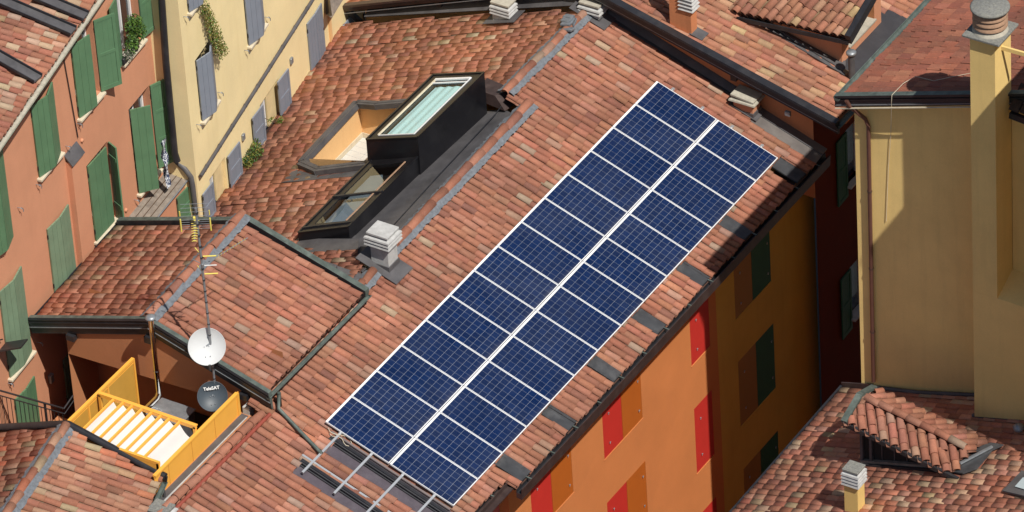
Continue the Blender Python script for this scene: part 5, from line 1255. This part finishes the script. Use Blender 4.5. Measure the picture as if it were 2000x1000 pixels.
pc2 = lp(313, 120); mb.box(LW.P(pc2[0]-.07, 10.5, .03), LWh*.07, LWn*.03, Z_*10.6, M_TERRA)
obj('pier', mb, lf)
mb = MB(); sheet(mb, [LW.P(pa[0]-.02, zc_+.20, 0), LW.P(pb[0]+.02, zc_+.20, 0), LW.P(pb[0]+.02, zc_-.06, .19), LW.P(pa[0]-.02, zc_-.06, .19)], .03, M_DKMET); obj('pier_cap', mb, lf)
gW = M_GREEN
def openleaf(W_, side, freepx, style, mat=gW, boards=3, label=None):
    s0, s1, z0, z1 = W_; hs = s0 if side == 'l' else s1; h = LW.P(hs, z0, .03); f = hz(freepx[0], freepx[1], z0)
    return leaf(lf, h[:2], f[:2], z0, z1, mat, style, LWn if style == 'plank' else None, boards, label=label)
def outw(W_, side, f, out): # leaf from hinge pointing along the wall by f*w and out by 'out'
    s0, s1, z0, z1 = W_; hs = s0 if side == 'l' else s1; return LW.P(hs, z0, .03), LW.P(hs+f, z0, out)
def shut(W_, mat, ajar=.10, label=None):
    s0, s1, z0, z1 = W_; m_ = (s0+s1)/2
    for a, b in ((s0, m_-.004), (s1, m_+.004)):
        h = LW.P(a, z0, .03); f = LW.P(b, z0, .03+ajar); leaf(lf, h[:2], f[:2], z0, z1, mat, 'plank', LWn, 3, label=label)
openleaf(WA, 'l', (190, 205), 'plank'); openleaf(WA, 'r', (238, 163), 'panel')
openleaf(WB, 'r', (312, 47), 'panel')
h_, f_ = outw(WB, 'l', -.42, .10); leaf(lf, h_[:2], f_[:2], WB[2], WB[3], gW, 'panel', None, 3)
openleaf(W4, 'l', (311, 367), 'plank'); openleaf(W4, 'r', (349, 310), 'panel')
openleaf(W5, 'l', (223, 431), 'plank'); h_, f_ = outw(W5, 'r', -.16, .30); leaf(lf, h_[:2], f_[:2], W5[2], W5[3], gW, 'plank', LWn, 3)
shut(W1, M_GREEN, .14); shut(W6, M_GREENF, .05, 'pair of faded green shutters'); shut(W7, M_GREEN, .12); shut(W8, M_GREENF, .08); shut(W9, M_GREEN, .05); shut(W10, M_GREENF, .02)
for w in (WA, WB, W4, W5, W1, W8): sill(lf, LW, w[0]-.06, w[1]+.06, w[2]-.02, out=.12)
for w in (WA, WB, W4, W5):
    m = MB(); s0, s1, z0, z1 = w
    for s in (s0+.04, s1-.04, (s0+s1)/2): m.bar(LW.P(s, z0, -.2), LW.P(s, z1, -.2), .05, .05, M_WHITE, LWn)
    m.poly([LW.P(s0, z0, -.22), LW.P(s1, z0, -.22), LW.P(s1, z1, -.22), LW.P(s0, z1, -.22)], M_GLASSD); obj('window', m, lf)
for p in ((128, 285), (70, 360), (34, 405), (262, 390), (150, 241), (15, 748), (72, 668)): hook(lf, LW.px(*p), LWn)
mb = MB()
for p in ((159, 274), (245, 410)): mb = MB(); mb.lathe(LW.px(*p), [(.045, 0), (.05, .02), (.035, .045), (.0005, .05)], M_TERRA, 12, LWn); obj('wall_boss', mb, lf)
mb = MB(); mb.rbox(LW.px(97, 738)+LWn*.04, LWh*.07, LWn*.04, Z_*.11, M_GALV, .01); obj('junction_box', mb, lf); mb = MB()
mb.tube([LW.px(122, 112)+LWn*.03, LW.px(150, 268)+LWn*.03], .012, M_BLACK, 5); obj('wall_cable', mb, lf)
# leaning canopy shelf (boarded top) and bay under it
s0 = lp(254, 428)[0]; s1 = lp(330, 325)[0]; zb = lp(262, 420)[1]
tA = hz(345, 313, zb); tB = hz(367, 345, zb); outd = (tB-tA)@LWn
sE = lp(350, 308)[0]; s0 = s0-1.2
mb = MB(); o_ = max(.35, min(.8, abs(outd)))
pA, pB, pC, pD = LW.P(s0, zb+.12, 0), LW.P(sE, zb+.12, 0), LW.P(sE, zb-.02, o_), LW.P(s0, zb-.02, o_)
sheet(mb, [pA, pB, pC, pD], .05, M_WOOD); mb.tube([pC+V3(0, 0, .0), pD], .02, M_GALV, 6)
for k in range(1, 4): f = k/4; mb.bar(lerp(pA, pD, f)+Z_*.005, lerp(pB, pC, f)+Z_*.005, .012, .02, M_BARK)
obj('shelf_roof', mb, lf)
mb = MB(); mb.poly([LW.P(s0, 0, o_-.08), LW.P(sE, 0, o_-.08), LW.P(sE, zb-.05, o_-.08), LW.P(s0, zb-.05, o_-.08)], M_TERRA); mb.poly([LW.P(sE, 0, 0), LW.P(sE, 0, o_-.08), LW.P(sE, zb-.05, o_-.08), LW.P(sE, zb-.05, 0)], M_TERRA); obj('bay_wall', mb, lf)
LB = Wall(LW.P(0, 0, o_-.06), 97); wb = prect(LB, (344, 382), (370, 360), (349, 440), (376, 418))
leaf(lf, LB.P(wb[0], 0, .02)[:2], LB.P(wb[1], 0, .06)[:2], wb[2], wb[3], gW, 'panel', LWn, 2)
mb = MB(); mb.tube([LW.px(341, 302, .16), LW.px(347, 317, .3), LW.px(362, 330, .5), LW.px(373, 345, .62), LW.px(376, 362, .64), LW.px(386, 440, .64)], .07, M_DKMET, 10); obj('elbow_pipe', mb, lf)
# roof
gL = math.tan(math.radians(13)); e0 = hz(0, 270, 21.3); e1 = hz(185, 0, 21.3); dd = unit(e1-e0); nn = V3(dd[1], -dd[0], 0)
PLf = Plane(e0-Z_*.1, gL*nn[0], gL*nn[1])
pol = [e0-dd*2, e1+dd*2.5, e1+dd*2.5-nn*5, e0-dd*2-nn*5]; pol = [V3(p[0], p[1], PLf.z(p[0], p[1])) for p in pol]
rl = roof_tiles('roof_slope', PLf, pol, lf, 'left', seed=91, expo=.30, pitch=.185)
mb = MB()
for a, b in (((-30, -12), (143, 62)), ((70, -8), (167, 33)), ((-30, 96), (74, 155))):
    mb = MB(); A0, B0 = PLf.px(*a, .15), PLf.px(*b, .15); mb.bar(A0, B0, .26, .05, M_DKMET, PLf.N); sd_ = unit(np.cross(B0-A0, PLf.N)); mb.bar(A0-sd_*.14+PLf.N*.03, B0-sd_*.14+PLf.N*.03, .03, .09, M_BLACK, PLf.N); mb.bar(A0+sd_*.14+PLf.N*.02, B0+sd_*.14+PLf.N*.02, .02, .06, M_BLACK, PLf.N); obj('roof_rail', mb, rl)
a, b = pol[0]+nn*.05, pol[1]+nn*.05; obj('gutter', gutter(a, b, nn, .07, simple('mossy_pale_gutter', (.24, .24, .18), .8, var=.4, scale=12, stain=(.42, .40, .30), stain_amt=.5), M_CONCY), lf)
mb = MB(); mb.bar(a-nn*.25-Z_*.12, b-nn*.25-Z_*.12, .5, .04, M_BRONZE); mb.tube([a-nn*.05-Z_*.1, b-nn*.05-Z_*.1], .03, M_BLACK, 6); obj('soffit', mb, lf)
# railing, plants, laundry
t = thing('stair_railing', 'black iron railing by the terracotta wall at the lower left', 'railing', (-6.5, -1.2, 12.3))
mb = MB(); ra, rb = hz(-10, 760, 14.75), hz(125, 798, 14.75); dr = unit(rb-ra)
mb.tube([ra, rb], .022, M_BLACK, 6); mb.tube([ra-Z_*.14, rb-Z_*.14], .014, M_BLACK, 6); mb.tube([ra-Z_*.95, rb-Z_*.95], .014, M_BLACK, 6); rc = hz(143, 772, 14.95); mb.tube([rb, rc], .022, M_BLACK, 6); mb.tube([rb-Z_*.14, rc-Z_*.14], .014, M_BLACK, 6)
for f in (.0, .72): mb.bar(lerp(ra, rb, f), lerp(ra, rb, f)-Z_*1.0, .04, .04, M_BLACK, (1, 0, 0))
obj('handrail', mb, t)
for f in np.linspace(.03, .97, 16):
    m = MB(); p = lerp(ra, rb, f); m.tube([p-Z_*.14, p-Z_*.95], .009, M_BLACK, 5); obj('baluster', m, t)
mb = MB(); c = hz(140, 815, 12.2)
for k in range(5): mb.aabb(-7.1, -6.5, -1.5+k*.28, -1.22+k*.28, 11.8, 12.0+k*.17, M_TILEB) if False else mb.aabb(-7.1, -6.5, -1.5+k*.28, -1.22+k*.28, 11.0, 12.0+k*.17, M_TERRAD)
single('outside_stair', mb, 'small flight of brown steps beside the black railing', 'steps')
c = LW.P(lp(258, 90)[0], WB[2], .05)
t = thing('potted_shrub', 'bushy green potted shrub on the upper window sill of the terracotta building', 'plant', c)
m = MB(); m.lathe(c+Z_*.0, [(.09, 0), (.12, .2), (.125, .22)], M_BLACK, 14); m.rbox(c-LWh*.4+Z_*.08, LWh*.22, LWn*.07, Z_*.08, M_BLACK, .01); obj('pot', m, t)
m = leaves('f', [(c+Z_*.55+LWn*.1, (.22, .26, .3)), (c+Z_*.75-LWh*.05+LWn*.08, (.2, .22, .22)), (c-LWh*.25+Z_*.35+LWn*.1, (.14, .2, .28))], [M_LEAF, M_LEAF, M_LEAFD], n=1500, size=.034, seed=8, stems=[[c+Z_*.2, c+Z_*.6], [c+Z_*.2, c+Z_*.5-LWh*.15]]); obj('foliage', m, t)
m = leaves('f', [(c-LWh*.42+Z_*.2+LWn*.08, (.14, .2, .16))], [M_LEAFD, M_CONCY], n=420, size=.022, seed=9); obj('trailing_foliage', m, t)
mb = MB(); c = hz(308, 315, W4[2]+.95)
s_c = W4[1]-.32; top = W4[2]+1.15
for j, (w_, zz0, zz1, oo) in enumerate(((.16, -.18, 1.12, .42), (.12, .0, 1.0, .34))):
    pts = [[LW.P(s_c+j*.05+w_*(u-.5)*(1+.2*math.sin(v*2)), W4[2]+zz1+(zz0-zz1)*v/10, oo+.03*math.sin(v*1.3+u*2)) for u in (0, .25, .5, .75, 1)] for v in range(11)]
    for v in range(10):
        for u in range(4): mb.mesh([pts[v][u], pts[v][u+1], pts[v+1][u+1], pts[v+1][u]], [(0, 1, 2, 3)], M_DENIM, True)
single('laundry', mb, 'patterned blue and white laundry hanging between green shutters', 'laundry')
m = leaves('f', [(hz(8, 800, 13.0), (.10, .10, .35)), (hz(16, 825, 12.8), (.08, .08, .3))], [M_LEAFO, M_LEAF], n=260, size=.03, seed=12, stems=[[hz(12, 840, 12.6), hz(8, 785, 13.1)]])
single('climbing_plant', m, 'small yellow green climber behind the black railing', 'plant')
mb = MB(); p = LW.px(-2, 668); mb.box(p+LWn*.35, LWn*.28+Z_*.12, LWh*.16, Z_*.02, M_BLACK); mb.tube([p+Z_*.05, p+LWn*.1+Z_*.1], .015, M_BLACK, 6); single('wall_lamp', mb, 'black wall lamp cut off at the left edge of the terracotta wall', 'lamp')

# ================================================================== pale yellow building
ye = thing('pale_yellow_building', 'pale yellow building with grey shutters behind the tiled back slope', 'building', (-8, 10, 0))
c0y = V3(-7.42, 6.75, 0); YW = Wall((-7.42-.06, 6.75, 0), 101)
sC = YW.sz(YW.px(383, 345))[0]
def ry(tl, tr, bl, br): return prect(YW, tl, tr, bl, br)
Y1 = ry((355, -80), (385, -122), (368, 22), (391, -12)); Y2 = ry((380, 120), (409, 78), (393, 233), (421, 195)); Y3 = ry((467, -60), (500, -105), (486, 85), (513, 45))
D1 = ry((408, 352), (438, 308), (420, 450), (450, 405)); D2 = ry((506, 208), (542, 155), (518, 300), (554, 250)); Y7 = ry((595, 52), (622, 8), (610, 160), (638, 115))
Y8 = ry((663, 58), (685, 22), (668, 100), (690, 64)); Y9 = ry((708, 30), (720, 8), (712, 60), (724, 38))
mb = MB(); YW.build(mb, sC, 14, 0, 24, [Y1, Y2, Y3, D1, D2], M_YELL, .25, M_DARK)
cc = YW.P(sC, 0); rt = cc-YW.n*1.4
mb.poly([cc, rt, rt+Z_*24, cc+Z_*24], M_YELL); obj('wall', mb, ye)
mb = MB(); mb.tube([pl(x, y, YW.h, YW.h@cc-.13) for x, y in ((313, -40), (324, 120), (341, 300), (346, 315))], .085, M_BLACK, 10); obj('downpipe', mb, lf)
def shy(W_, mat, ajar=.12, both=True, style='plank'):
    s0, s1, z0, z1 = W_; m_ = (s0+s1)/2
    for a, b in (((s0, m_-.004), (s1, m_+.004))): h = YW.P(a, z0, .03); f = YW.P(b, z0, .03+ajar); leaf(ye, h[:2], f[:2], z0, z1, mat, style, YW.n, 3)
for w in (Y1, Y2, Y3): shy(w, M_GREY, .16); sill(ye, YW, w[0]-.05, w[1]+.05, w[2]-.02, out=.12)
shy(Y7, M_GREY, .02); shy(Y8, M_GREY, .02); shy(Y9, M_GREY, .02)
def flatleaf(tl, tr, bl, br):
    s0, s1, z0, z1 = ry(tl, tr, bl, br); leaf(ye, YW.P(s0, 0, .06)[:2], YW.P(s1, 0, .09)[:2], z0, z1, M_GREY, 'panel', YW.n, 2)
flatleaf((390, 382), (407, 355), (399, 440), (416, 412)); flatleaf((438, 305), (459, 281), (448, 365), (469, 338)); flatleaf((485, 235), (504, 206), (498, 297), (515, 268)); flatleaf((537, 160), (556, 133), (545, 237), (563, 208))
for w in (D1, D2):
    m = MB(); s0, s1, z0, z1 = w; sm = s0+(s1-s0)*.42
    m.poly([YW.P(s0, z0, -.24), YW.P(sm, z0, -.24), YW.P(sm, z1, -.24), YW.P(s0, z1, -.24)], simple('dark_opening_shade', (.055, .05, .018), .9, var=.3)); m.bar(YW.P(sm, z0, -.16), YW.P(sm, z1, -.16), .06, .10, M_WHITE, YW.n)  # near-black sheet paints the shade of the open window half
    m.box(YW.P((sm+s1)/2+.03, (z0+z1)/2, -.1), YW.h*((s1-sm)/2-.04), YW.n*.02, Z_*((z1-z0)/2), simple('cream_casement', (.70, .56, .30), .7)); obj('french_window', m, ye)
mb = MB(); a, b = YW.px(386, 343), YW.px(607, -4); mb.tube([a+YW.n*.07, b+YW.n*.07], .045, M_DKMET, 8); 
for k in range(9): p = lerp(a, b, (k+.5)/9)+YW.n*.07; d = unit(b-a); mb.tube([p-d*.02, p+d*.02], .052, M_DKMET, 8)
obj('conduit_pipe', mb, ye)
mb = MB()
for p in ((567, 118), (473, 267)): mb = MB(); mb.rbox(YW.px(*p)+YW.n*.03, YW.h*.06, YW.n*.03, Z_*.08, M_GALV, .01); obj('junction_box', mb, ye)
mb = MB()
a0 = YW.sz(YW.px(646, 60)); mb.box(YW.P(a0[0]-.06, 12, .02), YW.h*.06, YW.n*.02, Z_*7, M_APRI)
obj('wall_strip', mb, ye)
for p in ((358, 32), (477, 98), (425, 180), (383, 243), (517, 33)): hook(ye, YW.px(*p), YW.n)
mb = MB(); a = [YW.px(*p, off) for p, off in (((634, -20), .0), ((636, 27), .0), ((648, 34), .35), ((672, -20), .35))]; sheet(mb, [YW.px(632, -60, .0), YW.px(637, 28, .0), YW.px(645, 34, .35), YW.px(690, -40, .35)], .05, M_WOOD); obj('board_canopy', mb, ye)
m = leaves('f', [(YW.px(388+k*3.2, 10+k*11)+YW.n*(.14+.012*k), (.12+.004*k, .16+.008*k, .17)) for k in range(9)], [M_LEAFO, M_LEAF, M_LEAFO], n=1500, size=.028, seed=15, stems=[[YW.px(386, 5)+YW.n*.1, YW.px(400, 50)+YW.n*.14, YW.px(408, 98)+YW.n*.12]])
single('hanging_plant', m, 'dense olive gold trailing plant hanging below the top window of the yellow wall', 'plant')
p = YW.px(482, 300)
m = leaves('f', [(YW.px(482, 296)+YW.n*.2, (.16, .28, .22)), (YW.px(474, 312)+YW.n*.15, (.12, .2, .22)), (YW.px(490, 285)+YW.n*.12, (.1, .2, .2))], [M_LEAF, M_LEAFD, M_LEAFO], n=800, size=.032, seed=16, stems=[[YW.px(472, 335)+YW.n*.1, YW.px(476, 300)+YW.n*.12, YW.px(494, 272)+YW.n*.12, YW.px(497, 296)+YW.n*.1]])
single('climbing_plant', m, 'leafy green climber rising over the back gutter beside a grey shutter', 'plant')
m = leaves('f', [(YW.px(536, 235)+YW.n*.15, (.12, .14, .1)), (YW.px(520, 232)+YW.n*.1, (.05, .2, .05))], [M_LEAF, M_LEAFO], n=120, size=.032, seed=17, stems=[[YW.px(508, 228)+YW.n*.05, YW.px(528, 238)+YW.n*.1, YW.px(540, 230)+YW.n*.14]])
single('window_plant', m, 'sparse sprig of leaves poking from the second french window', 'plant')
